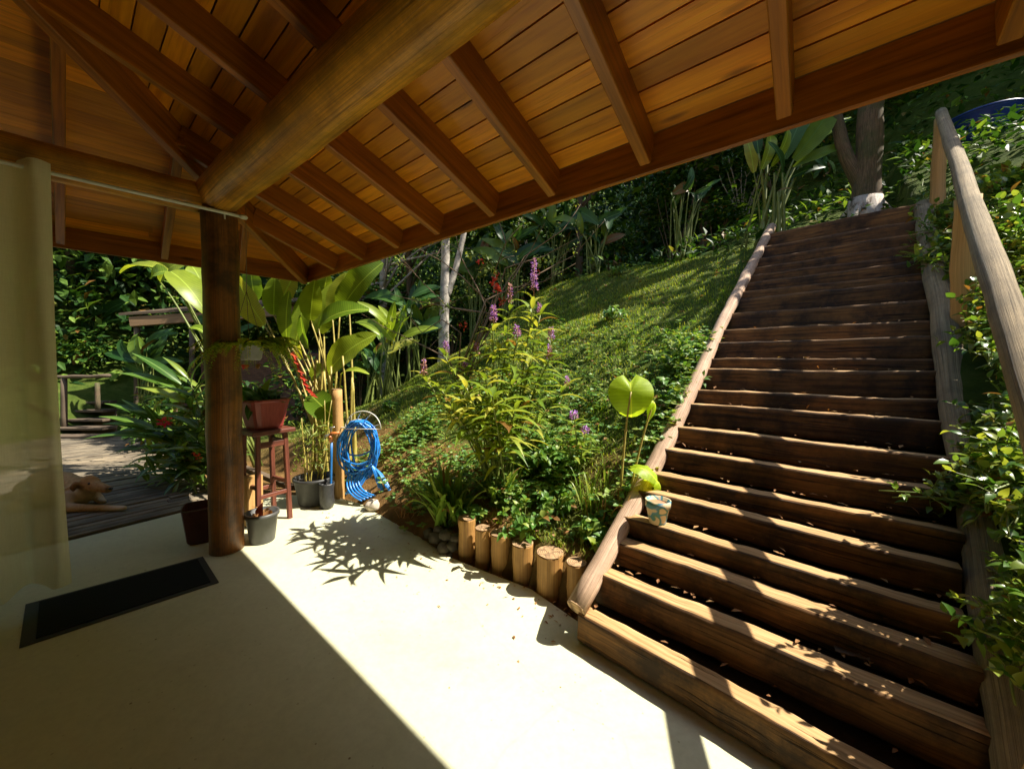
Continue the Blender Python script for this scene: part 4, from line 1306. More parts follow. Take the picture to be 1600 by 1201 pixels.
for i in range(14):
    root = V((hbase.x + U(-.32, .25), hdp + U(-.2, .3), 0))
    tube(mbs, wobble(line(root, root + V((U(-.12, .16), U(-.1, .1), U(.9, 1.5))), 8), .008), .017, .010, n=7)
mbl.build('foliage', M['L_helic'], hel)
mbs.build('stems', M['caneyellow'], hel)
mb = MB()
fp = [D(458, 553, hdp - .25), D(470, 583, hdp - .27), D(480, 606, hdp - .27), D(489, 616, hdp - .25)]
tube(mb, fp, .008, n=6)
for i in range(15):
    t = i / 14 * 2.99; k0 = int(t); q = fp[k0].lerp(fp[k0 + 1], t - k0)
    sg = -1 if i % 2 else 1
    e = q + V((.034 * sg + .03, -.02 * sg, -.035))
    leaf(mb, q + V((-.018 * sg, 0, .012)), e, .034, (0, -1, .4), arch=.18, seg=4, fold=.6, prof=prof_ovate)
mb.build('flower', M['red'], hel)

# --- overhead paddle leaves seen left of the post
h2b = V((-3.55, 5.1, 0))
hel2 = thing('paddle_leaf_plant', 'tall paddle-leaved plant left of the post with drooping lime leaves under the eave', 'plant', h2b)
mbl, mbs = MB(), MB()
for (b0, t0_, wp, nr, dep) in (((266, 424), (326, 492), 40, (.5, -.6, .6), 4.7), ((300, 416), (322, 460), 30, (.5, -.6, .6), 4.9), ((262, 424), (188, 424), 22, (0, -.6, 1), 4.8), ((262, 424), (236, 434), 26, (0, -1, .6), 4.7),
                              ((296, 512), (322, 520), 16, (0, -.5, 1), 4.6), ((250, 440), (300, 402), 30, (0, -1, .2), 5.2)):
    B_, T_ = D(*b0, dep), D(*t0_, dep)
    leaf(mbl, B_, T_, wp / FPX * dep, nr, arch=.14, seg=10, fold=.35, prof=prof_paddle, wav=.1, droop=.04)
    tube(mbs, bez(h2b + V((U(-.2, .2), U(-.2, .2), 0)), h2b.lerp(B_, .7) + Z * .3, B_, 10), .02, .008, n=7)
mbl.build('foliage', M['L_helic'], hel2); mbs.build('stems', M['greenstem'], hel2)

# --- ginger clump left of the post
gb = onground(G(285, 790)); gdp = 3.95
gin = thing('ginger_clump', 'dense clump of long glossy ginger leaves with a red flower between deck and post', 'plant', V((gb.x, gb.y, -.05)))
mbl, mbs = MB(), MB()
heads = [((292, 585), 4.0), ((262, 612), 4.0), ((240, 650), 3.9), ((225, 675), 3.85), ((300, 640), 3.8), ((270, 690), 3.8), ((310, 600), 4.2), ((250, 700), 3.8), ((310, 690), 3.7), ((280, 730), 3.75), ((320, 650), 3.9), ((235, 640), 4.3), ((300, 750), 3.7), ((265, 660), 4.3)]
for hi, ((hx_, hy_), dep) in enumerate(heads):
    dep += .55
    top_ = D(hx_, hy_, dep)
    foot = V((gb.x + U(-.3, .15), gb.y + U(.35, .8), -.05))
    pts = bez(foot, foot.lerp(top_, .6) + Z * .2, top_, 12)
    tube(mbs, pts, .010, .006, n=6)
    for j in range(15):
        k0 = int(lerp(3, 12, j / 14))
        q = pts[min(12, k0)]
        sg = -1 if j % 2 else 1
        d = V((sg * U(.6, 1.0) - .25, U(-.6, .3), U(.0, .75) + (.4 if j > 11 else 0))).normalized()
        L = U(.32, .50)
        leaf(mbl, q, q + d * L, U(.055, .08), V((U(-.3, .3), -.4, 1)), arch=U(.03, .09), seg=6, fold=.4, prof=prof_lance, droop=U(.05, .3))
# the leaves that stand out in the outline
for (b0, t0_, wp, dep) in (((283, 600), (206, 549), 15, 3.95), ((275, 608), (184, 580), 16, 3.9), ((290, 628), (212, 602), 16, 3.85), ((238, 655), (163, 628), 12, 3.85), ((240, 660), (190, 622), 12, 3.9), ((245, 672), (154, 648), 13, 3.8), ((238, 672), (160, 660), 14, 3.8), ((238, 684), (130, 683), 12, 3.75), ((290, 640), (265, 580), 22, 4.0), ((300, 640), (322, 590), 18, 4.0), ((262, 680), (222, 626), 12, 3.9), ((310, 690), (288, 672), 22, 3.65), ((250, 720), (236, 715), 30, 3.7), ((215, 700), (180, 707), 12, 3.75)):
    dep += .5
    leaf(mbl, D(*b0, dep), D(*t0_, dep - .05), wp / FPX * dep, V((-.1, -.5, 1)), arch=.06, seg=7, fold=.35, prof=prof_lance, droop=.03)
for i in range(170):
    p = D(U(225, 325), U(700, 800), U(4.0, 4.6))
    if p.z < .02: continue
    d = (rv() + V((-.2, -.3, .2))).normalized()
    leaf(mbl, p, p + d * U(.12, .24), U(.04, .06), V((0, -.4, 1)), arch=.08, seg=4, droop=.2)
mbl.build('foliage', M['L_ginger'], gin); mbs.build('stems', M['greenstem'], gin)
mb = MB()
for i in range(26):
    p = D(257 + U(-7, 8), 658 + U(-5, 6), 4.05); leaf(mb, p, p + rv(.045), .022, rv(), seg=3)
mb.build('flower', M['crimson'], gin)
mb = MB()
for i in range(12):
    p = D(308 + U(-4, 3), 712 + U(-6, 6), 4.0); leaf(mb, p, p + rv(.04), .02, rv(), seg=3)
mb.build('flower', M['red'], gin)

# --- purple-flowered shrub leaning over the bed
sb = hit(775, 775)
SHD = 2.95
shr = thing('purple_flower_shrub', 'tall shrub of narrow lime leaves with upright purple flower spikes above the edging logs', 'shrub', sb)
mbl, mbs, mbf, mbk = MB(), MB(), MB(), MB()
stems = [  # tip px, depth offset, flower kind 0 none 1 purple 2 faded 3 small
    ((834, 470), .05, 1, 62), ((797, 478), .15, 2, 34), ((771, 512), -.05, 1, 34), ((808, 532), -.15, 1, 22), ((861, 538), .10, 1, 26), ((843, 492), .2, 3, 18),
    ((858, 562), .0, 2, 22), ((697, 556), -.1, 3, 22), ((662, 590), .05, 2, 30), ((727, 580), .1, 3, 14), ((886, 604), .15, 3, 16), ((745, 555), .2, 2, 18), ((760, 590), -.3, 0, 0), ((800, 600), -.35, 0, 0),
    ((725, 625), -.25, 0, 0), ((690, 610), -.2, 0, 0), ((830, 560), -.1, 0, 0), ((780, 545), .1, 0, 0), ((775, 640), -.3, 0, 0), ((815, 640), -.1, 0, 0), ((710, 600), .15, 0, 0), ((790, 690), -.3, 0, 0), ((768, 618), -.62, 0, 0), ((728, 606), -.45, 0, 0), ((806, 640), -.42, 0, 0), ((705, 640), -.35, 0, 0)]
for (tx, ty), do, fk, fl_ in stems:
    dep = SHD + do
    tip = D(tx, ty, dep)
    foot = sb + V((U(-.10, .10), U(-.06, .12), -.05))
    mid = foot.lerp(tip, .5) + V((0, .05, .12))
    pts = wobble(bez(foot, mid, tip, 16), .01)
    tube(mbs, pts, .0085, .0045, n=6)
    nlv = 19
    a = U(0, 6.28)
    for j in range(nlv):
        t = lerp(.46, 1.0, (j / (nlv - 1)) ** .8)
        k = t * 16; k0 = min(15, int(k)); q = pts[k0].lerp(pts[k0 + 1], k - k0)
        a += 2.4
        el = U(-.15, .35) + (.5 if j > nlv - 5 else 0)
        d = V((math.cos(a), math.sin(a), el)).normalized()
        L = U(.19, .30) * (.75 if j > nlv - 4 else 1)
        leaf(mbl, q, q + d * L, U(.036, .050), V((0, 0, 1)), arch=U(.05, .12), seg=6, fold=.4, prof=prof_lance, droop=U(.05, .28))
    if fk:
        H_ = fl_ / FPX * dep * (1.0)
        mbf, mbk = MB(), MB()
        tube(mbk, [tip, tip + Z * (H_ * .5), tip + Z * H_], .004, .002, n=5)
        for q in range(int(30 + fl_ * 2.0)):
            t = U(.25 if fk == 1 else .1, 1)
            p = tip + Z * (H_ * t)
            d = V((U(-1, 1), U(-1, 1), U(-.2, .6))).normalized()
            rr_ = (.030 if fk == 1 else .020) * (1.15 - t * .7)
            tgt = mbf if (fk in (1, 3) and t > .3) or (fk == 2 and rnd.random() < .35) else mbk
            e = p + d * rr_ * U(.5, 1)
            leaf(tgt, e, e + (d + rv(.5)).normalized() * U(.012, .022), .012, rv(), seg=2, prof=prof_ovate)
        if mbf.v:
            fo = mbf.build('flower_spike', M['purple'], shr)
            mbk.build('spike_stalk', M['pinkstalk'], fo)
        else:
            mbk.build('flower_spike', M['pinkstalk'], shr)
mbl.build('foliage', M['L_shrub'], shr); mbs.build('stems', M['greenstem'], shr)
# its young neighbour with two small purple heads
yb = hit(905, 745)
ysh = thing('young_purple_flower_plant', 'small low plant with two round purple flower heads right of the tall shrub', 'plant', yb)
mbl, mbs, mbf = MB(), MB(), MB()
for (tx, ty, do) in ((897, 652, 0), (914, 675, .06), (880, 690, .1)):
    dep = yb.y - .15 + do; tip = D(tx, ty, dep)
    pts = bez(yb, yb.lerp(tip, .5) + Z * .08, tip, 10); tube(mbs, pts, .006, .004, n=6)
    a = U(0, 6)
    for j in range(11):
        q = pts[min(10, 3 + int(j * .65))]; a += 2.4
        d = V((math.cos(a), math.sin(a), U(0, .5))).normalized()
        leaf(mbl, q, q + d * U(.12, .19), .034, Z, arch=.1, seg=5, droop=.15)
    if do < .1:
        mbf = MB()
        for q in range(70):
            p = tip + Z * .02 + rv(.028); leaf(mbf, p, p + rv(.018), .012, rv(), seg=2, prof=prof_ovate)
        mbf.build('flower_head', M['purple'], ysh)
mbl.build('foliage', M['L_shrub'], ysh); mbs.build('stems', M['greenstem'], ysh)

# --- strap-leaved clumps
def strap_clump(name, label, c, n, Lr, spread, mat_, w=(.026, .044), group=None):
    t = thing(name, label, 'plant', c, group)
    mb = MB()
    for i in range(n):
        a = U(0, 6.28); L = U(*Lr); lean = U(.1, 1.0) * spread
        d = V((math.cos(a) * lean, math.sin(a) * lean, 1)).normalized()
        b0 = c + V((U(-.09, .09), U(-.09, .09), -.02))
        pts = bez(b0, b0 + d * L * .65, b0 + V((d.x, d.y, 0)) * L * 1.15 + Z * (d.z * L * U(.35, .85)), 7)
        wd = U(*w)
        vs, gs, fs = [], [], []
        isl = U(0, 50)
        sd = (pts[-1] - pts[0]).cross(Z)
        if sd.length < 1e-3: sd = V((1, 0, 0))
        sd.normalize()
        for k, p in enumerate(pts):
            tt = k / 7; ww = wd / 2 * (1 - tt ** 3) + .001
            nn = sd.cross((pts[min(7, k + 1)] - pts[max(0, k - 1)])).normalized()
            vs += [p - sd * ww + nn * ww * .4, p, p + sd * ww + nn * ww * .4]; gs += [(tt, -ww, isl), (tt, 0, isl), (tt, ww, isl)]
        for k in range(7):
            fs += [(k * 3, k * 3 + 1, k * 3 + 4, k * 3 + 3), (k * 3 + 1, k * 3 + 2, k * 3 + 5, k * 3 + 4)]
        mb.add(vs, fs, gs)
    mb.build('leaves', mat_, t)
    return t
strap_clump('strap_leaf_clump', 'large strap-leaved clump at the left end of the log edging', hit(702, 812), 120, (.36, .68), .75, M['L_lily'], group='strap-leaved clumps in the bed')
strap_clump('strap_leaf_clump', 'smaller bright strap-leaved clump just behind the left edging logs', hit(785, 785), 44, (.28, .48), .7, M['L_lily'], group='strap-leaved clumps in the bed')
strap_clump('grass_tuft', 'low dry grass tuft at the floor edge right of the hose', hit(640, 800), 60, (.12, .26), 1.0, M['L_dry'], w=(.005, .010))
strap_clump('grass_tuft', 'thin tall grass tuft among low leaves left of the big heart-shaped leaf', hit(930, 805), 46, (.25, .52), .4, M['L_lily'], w=(.006, .012))
strap_clump('grass_tuft', 'yellowing grass tuft at the stem of the heart-leaved plant', hit(955, 815), 34, (.2, .40), .5, M['L_dry'], w=(.005, .010))

# --- heart-leaved plant by the stairs
tbp = hit(972, 815)
taro = thing('heart_leaf_plant', 'heart-leaved plant with one big lime leaf beside the left stair log', 'plant', tbp)
mbs, mbl = MB(), MB()
def heart(mb, c, tipdir, nrm, Lh, Wh, n=22, cup=.1):
    """heart-shaped blade; c is where the stalk meets it"""
    tipdir = V(tipdir).normalized(); nrm = V(nrm).normalized()
    side = tipdir.cross(nrm).normalized(); nrm = side.cross(tipdir).normalized()
    rings = 5
    out = []
    for i in range(n):
        a = 2 * math.pi * i / n                         # 0 = tip
        x = math.cos(a); y = math.sin(a)
        rr_ = 1.0
        rx = x * .55 if x > 0 else x * .45
        if abs(a - math.pi) < .24: rx *= .55            # the notch
        out.append((rx * Lh, y * Wh * .5 * (1 - .12 * max(0, x))))
    isl = U(0, 50)
    vs, gs, fs = [c], [(0, 0, isl)], []
    for k in range(1, rings + 1):
        f = k / rings
        for i, (a, b_) in enumerate(out):
            h = -cup * Lh * f * f * (1.5 + .8 * math.sin(i * .57 + 1)) + .03 * Lh * math.sin(i * 2.3) * f * f
            vs.append(c + tipdir * (a * f) + side * (b_ * f) + nrm * h)
            gs.append((a * f, b_ * f, isl))
    for i in range(n):
        fs.append((0, 1 + i, 1 + (i + 1) % n))
    for k in range(rings - 1):
        for i in range(n):
            b0 = 1 + k * n
            fs.append((b0 + i, b0 + n + i, b0 + n + (i + 1) % n, b0 + (i + 1) % n))
    mb.add(vs, fs, gs)
tdp = tbp.y
def px_len(px, dep): return px / FPX * dep
hc1 = D(986, 612, tdp)
heart(mbl, hc1, D(984, 652, tdp) - D(986, 600, tdp) + V((0, -.05, 0)), (-.25, -1, .28), px_len(70, tdp), px_len(70, tdp))
hc2 = D(1022, 628, tdp + .05)
heart(mbl, hc2, D(1042, 648, tdp) - D(1012, 612, tdp), (.45, -.6, .8), px_len(46, tdp), px_len(26, tdp), cup=.3)
hc3 = D(1005, 732, tdp - .1)
heart(mbl, hc3, V((.6, -.3, -.25)), (.1, -.4, 1), px_len(46, tdp), px_len(34, tdp))
hc4 = D(1030, 755, tdp - .1)
heart(mbl, hc4, D(1043, 770, tdp - .1) - D(1024, 740, tdp - .1), (.5, -.5, .7), px_len(44, tdp), px_len(24, tdp), cup=.2)
for hcx in (hc1, hc2, hc3, hc4):
    f = tbp + V((U(-.03, .03), U(-.02, .02), -.05))
    tube(mbs, bez(f, f.lerp(hcx, .6) + V((-.02, 0, .08)), hcx, 10), .010, .005, n=7)
mbl.build('leaves', M['L_taro'], taro); mbs.build('stalks', M['caneyellow'], taro)

# --- low leafy ground cover over the bed and beside the left stair log
mb = MB()
rg = random.Random(11)
cnt = 0
while cnt < 3300:
    s, w = rg.uniform(.05, 3.0), rg.uniform(-3.2, -.02)
    dens = noise.noise(V((s * 1.3, w * 1.3, 2.2))) * .5 + .5
    lim = .95 if s < 1.15 and w > -1.2 else (.55 if w > -.42 and s < 2.5 else (.22 if s < 1.7 else .07))
    if rg.random() > lim * max(0, (dens - .30) * 3.0) * (.35 + .65 * (noise.noise(V((s * 4.5, w * 4.5, 9))) > -.12)): continue
    if s < .40 and w > -1.3: continue
    p = SW(s, w, 0); p.z = ground(p.x, p.y)
    hgt = rg.uniform(.02, .16) + (.10 * max(0, noise.noise(V((s * 3, w * 3, 8)))))
    if w > -.45 and .5 < s < 2.4: hgt += rg.uniform(0, .14)
    q = p + Z * hgt + V((rg.uniform(-.04, .04), rg.uniform(-.04, .04), 0))
    a = rg.uniform(0, 6.28)
    for j in range(3):
        d = V((math.cos(a + j * 2.1), math.sin(a + j * 2.1), rg.uniform(-.1, .5))).normalized()
        leaflet(mb, q, d, (lk := rg.uniform(.022, .062)), lk * rg.uniform(.5, .8), V((rg.uniform(-.6, .6), rg.uniform(-.7, .3), 1)))
    cnt += 1
tag(mb.build('ground_cover', M['L_cover'], smooth=False), kind='stuff', label='low green leaves covering the planting bed', cat='ground cover')
WEEDS = [((735, 815), 'small broad-leaved weed right behind the leftmost front edging log', .16), ((820, 835), 'dark broad-leaved weed drooping over the middle edging logs', .22), ((930, 850), 'bright small weed behind the last edging log', .16),
         ((870, 800), 'leafy weed in the middle of the bed behind the thickest log', .22), ((860, 730), 'low bushy weed between purple shrub and heart-leaved plant', .24), ((640, 690), 'low weed on the bare orange soil left of the purple shrub', .12), ((610, 640), 'small weed high on the bare soil behind the hose', .12), ((1040, 640), 'bushy weed behind the heart-leaved plant beside the stair log', .3), ((960, 500), 'weed patch on the lawn above the heart-leaved plant', .2), ((965, 430), 'pale weed patch near the top of the lawn', .2)]
for (wx_, wy_), lab_, wr_ in WEEDS:
    wb_ = hit(wx_, wy_)
    wd_ = thing('weed', lab_, 'weed', wb_, 'weeds on the bank')
    mb, ms = MB(), MB()
    for i in range(int(18 + wr_ * 60)):
        d0 = V((U(-1, 1), U(-1, 1), U(.2, 1.2))).normalized()
        e = wb_ + d0 * wr_ * U(.4, 1.0)
        tube(ms, bez(wb_ - Z * .02, wb_.lerp(e, .5) + Z * .03, e, 5), .0025, .0012, n=4, caps=False)
        for j in range(4):
            d = (rv() + V((0, -.3, .3))).normalized(); L = U(.045, .085)
            leaf(mb, e, e + d * L, L * U(.5, .75), V((U(-.4, .4), -.4, 1)), arch=.1, seg=3, prof=prof_ovate, droop=.15)
    mb.build('foliage', M['L_cover'], wd_); ms.build('stems', M['greenstem'], wd_)
# leafy weed leaning over the left stair log
wb = SW(2.05, -.16, 0); wb.z = ground(wb.x, wb.y)
weed = thing('leafy_weed', 'bushy green weed leaning over the left stair log half way up', 'plant', wb)
mb, ms = MB(), MB()
for i in range(16):
    top_ = SW(U(1.5, 2.5), U(-.5, .06), 0); top_.z = ground(top_.x, top_.y) * .5 + float_interp(2.0) * .5 + U(.05, .28)
    f = SW(U(1.7, 2.3), U(-.35, -.1), 0); f.z = ground(f.x, f.y)
    pts = bez(f, f.lerp(top_, .5) + Z * .1, top_, 8); tube(ms, pts, .004, .002, n=5)
    for j in range(24):
        q = pts[rnd.randint(2, 8)]; d = (rv() + V((0, -.2, .3))).normalized()
        leaf(mb, q + d * .02, q + d * U(.06, .10), U(.03, .045), V((U(-.3, .3), -.4, 1)), arch=.1, seg=3, prof=prof_ovate, droop=.1)
mb.build('foliage', M['L_cover'], weed); ms.build('stems', M['greenstem'], weed)

# --- lawn grass on the bank
mb = MB()
rg = random.Random(5)
cnt = 0
while cnt < 85000:
    s, w = rg.uniform(.3, 5.4), rg.uniform(-7.5, -.03)
    dn = noise.noise(V((s * .8, w * .8, 6.0))) * .5 + .5 + .25 * noise.noise(V((s * 4, w * 4, 1)))
    bare = sst(1.9, .7, s) * sst(-.9, -1.3, w)
    if rg.random() < bare * .72 or rg.random() > dn * 1.3: continue
    p = SW(s, w, 0); p.z = ground(p.x, p.y) - .005
    h = rg.uniform(.02, .055) * (1 + 1.1 * max(0, noise.noise(V((s * 2.3, w * 2.3, 12))))); a = rg.uniform(0, 6.28); le = rg.uniform(.2, .9)
    d = V((math.cos(a) * le, math.sin(a) * le, 1)).normalized()
    sd = V((-math.sin(a), math.cos(a), 0)) * rg.uniform(.0025, .005)
    mb.add([p - sd, p + sd, p + d * h * .6 + sd * .7, p + d * h * .6 - sd * .7, p + d * h + V((d.x, d.y, -.3)) * h * .25], [(0, 1, 2, 3), (3, 2, 4)])
    cnt += 1
tag(mb.build('lawn_grass', M['grass'], smooth=False), kind='stuff', label='short grass growing on the sunlit bank', cat='grass')
mb = MB()
cnt = 0
while cnt < 900:
    s, w = rg.uniform(.2, 4.8), rg.uniform(-5, -.05)
    p = SW(s, w, 0); p.z = ground(p.x, p.y) + rg.uniform(.005, .03)
    d = V((rg.uniform(-1, 1), rg.uniform(-1, 1), rg.uniform(-.2, .3))).normalized()
    leaflet(mb, p, d, rg.uniform(.03, .09), rg.uniform(.012, .04), V((0, 0, 1)))
    cnt += 1
for i in range(260):
    k0 = rg.randint(0, len(steps_s) - 2)
    p = SW(rg.uniform(steps_s[k0] + .10, steps_s[k0 + 1]), rg.uniform(.02, 1.3) ** 1.0, steps_z[k0] + .006)
    d = V((rg.uniform(-1, 1), rg.uniform(-1, 1), rg.uniform(0, .3))).normalized()
    leaflet(mb, p, d, rg.uniform(.015, .05), rg.uniform(.008, .022), V((0, 0, 1)))
for i in range(130):
    a_ = rg.randint(5, 10); e0, e1_ = G(*edge[a_]), G(*edge[a_ + 1])
    q = e0.lerp(e1_, rg.random()); k_ = rg.random() ** 3 * .5
    p = V((q.x, q.y, .004)) - S2 * k_
    leaflet(mb, p, V((rg.uniform(-1, 1), rg.uniform(-1, 1), rg.uniform(0, .25))).normalized(), rg.uniform(.008, .035), rg.uniform(.005, .014), V((0, 0, 1)))
tag(mb.build('leaf_litter', M['L_dry'], smooth=False), kind='stuff', label='scattered dry leaves on bank and steps', cat='leaf litter')
# single things lying on the steps
def on_step(px, py):
    for s_, z_ in zip(steps_s, steps_z):
        q = G(px, py, z_)
        ss_, ww_ = sw_of(q.x, q.y)
        if s_ - .03 <= ss_ <= s_ + .24: return V((q.x, q.y, z_ + .006))
    return V((q.x, q.y, z_))
def crumple(name, label, cat, px, py, L, w, mat_, group=None):
    p = on_step(px, py); o = U(0, 99)
    mb = MB(); d = (W2 + S2 * .2).normalized(); e = V((-d.y, d.x, 0)); nn = 8
    vs = [p + d * (L * (i / nn - .5)) + e * (w * (j / 3 - .5)) + Z * (.004 + .5 * w * abs(noise.noise(V((i * .8, j * .9, o))))) for i in range(nn + 1) for j in range(4)]
    mb.add(vs, [(i * 4 + j, i * 4 + j + 1, (i + 1) * 4 + j + 1, (i + 1) * 4 + j) for i in range(nn) for j in range(3)])
    ob = mb.build(name, mat_, loc=p); sf = ob.modifiers.new('thick', 'SOLIDIFY'); sf.thickness = .002
    return tag(ob, label, cat, group)
crumple('paper_scrap', 'white crumpled paper scrap on a dark upper step, right of the middle', 'paper', 1331, 527, .16, .05, M['paper'])
crumple('dry_leaf_scrap', 'pale dry leaf scrap on a step below the white paper', 'leaf', 1310, 610, .12, .05, M['L_dry'])
crumple('curled_leaf', 'orange curled dry leaf at the right end of a lower step', 'leaf', 1411, 961, .055, .05, M['rust'])
crumple('bark_scrap', 'dark bark scrap lying on the second step from the bottom', 'bark', 1330, 1026, .10, .035, M['darkwood'])
crumple('bark_scrap', 'dark bark scrap on the lowest step near the right log', 'bark', 1342, 1126, .10, .03, M['darkwood'])

# --- leafy shrubs on the right of the stairs
def leafy_shrub(name, label, base, tops, nl, lsize, mat_, group=None, spread=.28, cat='shrub', stem=None, asp=.55, prof=prof_ovate):
    t = thing(name, label, cat, base, group)
    mb, ms = MB(), MB()
    for tp_ in tops:
        f = base + V((U(-.12, .12), U(-.12, .12), -.08))
        pts = wobble(bez(f, f.lerp(tp_, .55) + V((U(-.1, .1), U(-.1, .1), .12)), tp_, 10), .03)
        tube(ms, pts, .008, .003, n=5)
        for q in range(5):                              # side shoots with paired leaves
            k0 = rnd.randint(3, 9)
            sh = (rv() + V((-.25, -.15, .35))).normalized()
            p0 = pts[k0]; LL = U(.3, 1.0) * spread
            tube(ms, line(p0, p0 + sh * LL, 3), .003, .0015, n=4, caps=False)
            nq = max(3, int(nl / 5))
            for j in range(nq):
                p = p0 + sh * (LL * (j + 1) / nq)
                d = (rv() + V((-.15, -.2, .15)) + sh * .4).normalized()
                L = U(*lsize)
                leaf(mb, p, p + d * L, L * asp * U(.85, 1.15), (V((U(-.4, .4), U(-.5, .3), 1))), arch=U(.03, .12), seg=4, fold=.25, prof=prof, droop=U(0, .25))
    mb.build('foliage', mat_, t)
    ms.build('stems', stem or M['greenstem'], t)
    return t
GR = 'leafy shrubs along the right of the stairs'
def tops_px(lst, lo, hi):
    out = []
    for x, y in lst:
        d = hit(x, y, .9).y
        out.append(D(x, y, d * U(lo, hi)))
    return out
def cloud(x0, x1, y0, y1, n): return [(U(x0, x1), U(y0, y1)) for _ in range(n)]
def rbase(s, w):
    p = SW(s, w, 0); p.z = ground(p.x, p.y); return p
def rshrub(label, rect_, n, nl, ls, lo, hi, spread):
    x0, x1, y0, y1 = rect_
    b = hit((x0 + x1) / 2, (y0 + y1) / 2 + 20, .9)
    return leafy_shrub('leafy_shrub', label, b, tops_px(cloud(x0, x1, y0, y1, n), lo, hi), nl, ls, M['L_right'], GR, spread=spread)
rshrub('sunlit shrub filling the right edge above the handrail, below the blue tub', (1535, 1650, 275, 345), 60, 34, (.055, .10), .82, .96, .30)
rshrub('shrub crowding the upper half of the handrail from the right', (1530, 1660, 320, 450), 60, 34, (.045, .085), .82, .98, .26)
rshrub('shrub between the stair top and the handrail with dappled leaves', (1440, 1500, 270, 440), 34, 28, (.04, .075), .88, .99, .20)
rshrub('shrub under the handrail beside the middle of the right stair log', (1528, 1660, 440, 610), 50, 30, (.036, .068), .82, .98, .20)
rshrub('bright glossy shrub spilling over the right stair log at half height', (1542, 1660, 600, 850), 100, 30, (.032, .060), .80, .98, .16)
rshrub('shaded low shrub at the bottom right beside the last handrail post', (1592, 1680, 850, 1120), 70, 26, (.03, .056), .82, .98, .14)
rshrub('low leafy growth creeping over the lower half of the right stair log', (1480, 1530, 660, 830), 16, 24, (.03, .055), .90, .98, .10)
leafy_shrub('trailing_shoot', 'thin leafy shoot reaching out over the steps from the right', rbase(.95, 1.5), [D(x, y, 1.75) for x, y in ((1372, 762), (1395, 775), (1420, 790), (1440, 775))], 12, (.03, .05), M['L_right'], None, spread=.09, cat='shoot')
fb = rbase(3.1, 1.42)
fern = thing('wild_fern', 'small fern at the right end of the upper steps', 'fern', fb)
mb = MB()
for (x, y) in ((1372, 372), (1380, 362), (1400, 350), (1390, 385), (1440, 345), (1455, 390)):
    e = D(x, y, 4.1); d = (e - fb - Z * .2); frond(mb, fb + Z * .1, d.normalized(), d.length, .06, nl=22, lw=.05)
mb.build('fronds', M['L_fern'], fern)

# --- blue tub far up at the right
tbq = D(1532, 208, 7.0)
tub = thing('blue_tub', 'large blue plastic water tub on the slope at the upper right', 'tub', V((tbq.x, tbq.y, tbq.z - .35)))
mb = MB()
tz = V((tbq.x, tbq.y, tbq.z - .35))
lathe(mb, [(a * .70, b_ * .85) for a, b_ in [(0, 0), (.52, .0), (.60, .30), (.70, .62), (.72, .64), (.74, .68), (.71, .70), (.67, .66), (.5, .05), (0, .04)]], tz, n=40)
mb.build('basin', M['bluetank'], tub)
mb = MB()
ringp = [tz + V((math.cos(a) * .508, math.sin(a) * .508, .587)) for a in (q * math.pi / 20 for q in range(41))]
tube(mb, ringp, .022, n=8, caps=False); mb.build('rim', M['bluetank'], tub)

# ================================================================== TREES AND FAR PLANTS
def crown(mb, centres, n, size, asp=.5, flat=.6, rg=rnd):
    for i in range(n):
        c, r = centres[rg.randrange(len(centres))]
        d = V((rg.gauss(0, 1), rg.gauss(0, 1), rg.gauss(0, 1) * flat)).normalized()
        p = V(c) + d * (r * rg.random() ** .45)
        dd_ = V((d.x + rg.uniform(-.7, .7), d.y + rg.uniform(-.7, .7), rg.uniform(-.6, .4))).normalized()
        L = rg.uniform(size[0], size[1])
        leaflet(mb, p, dd_, L, L * asp, V((rg.uniform(-.4, .4), rg.uniform(-.4, .4), 1)))
def tree(label, base, h, r, mat_, crowns, nleaf, size, name='tree', lean=(0, 0), forks=(), leafm=None, wash=0, group=None):
    t = thing(name, label, 'tree', base, group)
    mb = MB()
    top = base + V((lean[0], lean[1], h))
    pts = wobble(bez(base - Z * .25, base + V((0, 0, h * .5)), top, 24), r * .35, .9)
    rad = [r * (1 + .55 * math.exp(-i * .8)) * (1 - .45 * i / 24) for i in range(25)]
    sweep(mb, pts, circ(14), rad, jit=r * .16, nscale=3.0)
    for (fh, dx, dy, dz, fr) in forks:
        k0 = int(fh * 24)
        a = pts[k0]; e = a + V((dx, dy, dz))
        tube(mb, wobble(bez(a, a.lerp(e, .4) + V((dx * .25, dy * .25, 0)), e, 10), r * .2), r * fr, r * fr * .5, n=10, jit=r * .1)
    tr_ = mb.build('trunk', mat_, t)
    if wash:
        mb = MB()
        k1 = max(2, int(wash * 24))
        sweep(mb, pts[:k1 + 1], circ(14), [x * 1.06 + .004 for x in rad[:k1 + 1]], jit=r * .16, nscale=3.0)
        for a in (-.5, .8, 2.2, 3.6):
            d = V((math.cos(a), math.sin(a), 0))
            tube(mb, bez(base + d * r * .8 + Z * .2, base + d * r * 1.6 + Z * .03, base + d * r * 2.3 - Z * .14, 6), r * .36, r * .16, n=8, jit=.01)
        mb.build('whitewashed_foot', M['whitewash'], tr_)
    mb = MB()
    cs = [(base + V(c), rr_) for c, rr_ in crowns]
    crown(mb, cs, nleaf, size)
    # limbs reach the clumps
    ml = MB()
    for c, rr_ in cs:
        a = pts[rnd.randint(14, 24)]
        tube(ml, wobble(bez(a, a.lerp(c, .5) + Z * .3, c, 6), .05), r * .3, r * .08, n=6)
    mb.build('crown', leafm or M['L_canopy'], t)
    ml.build('limbs', mat_, t)
    return t
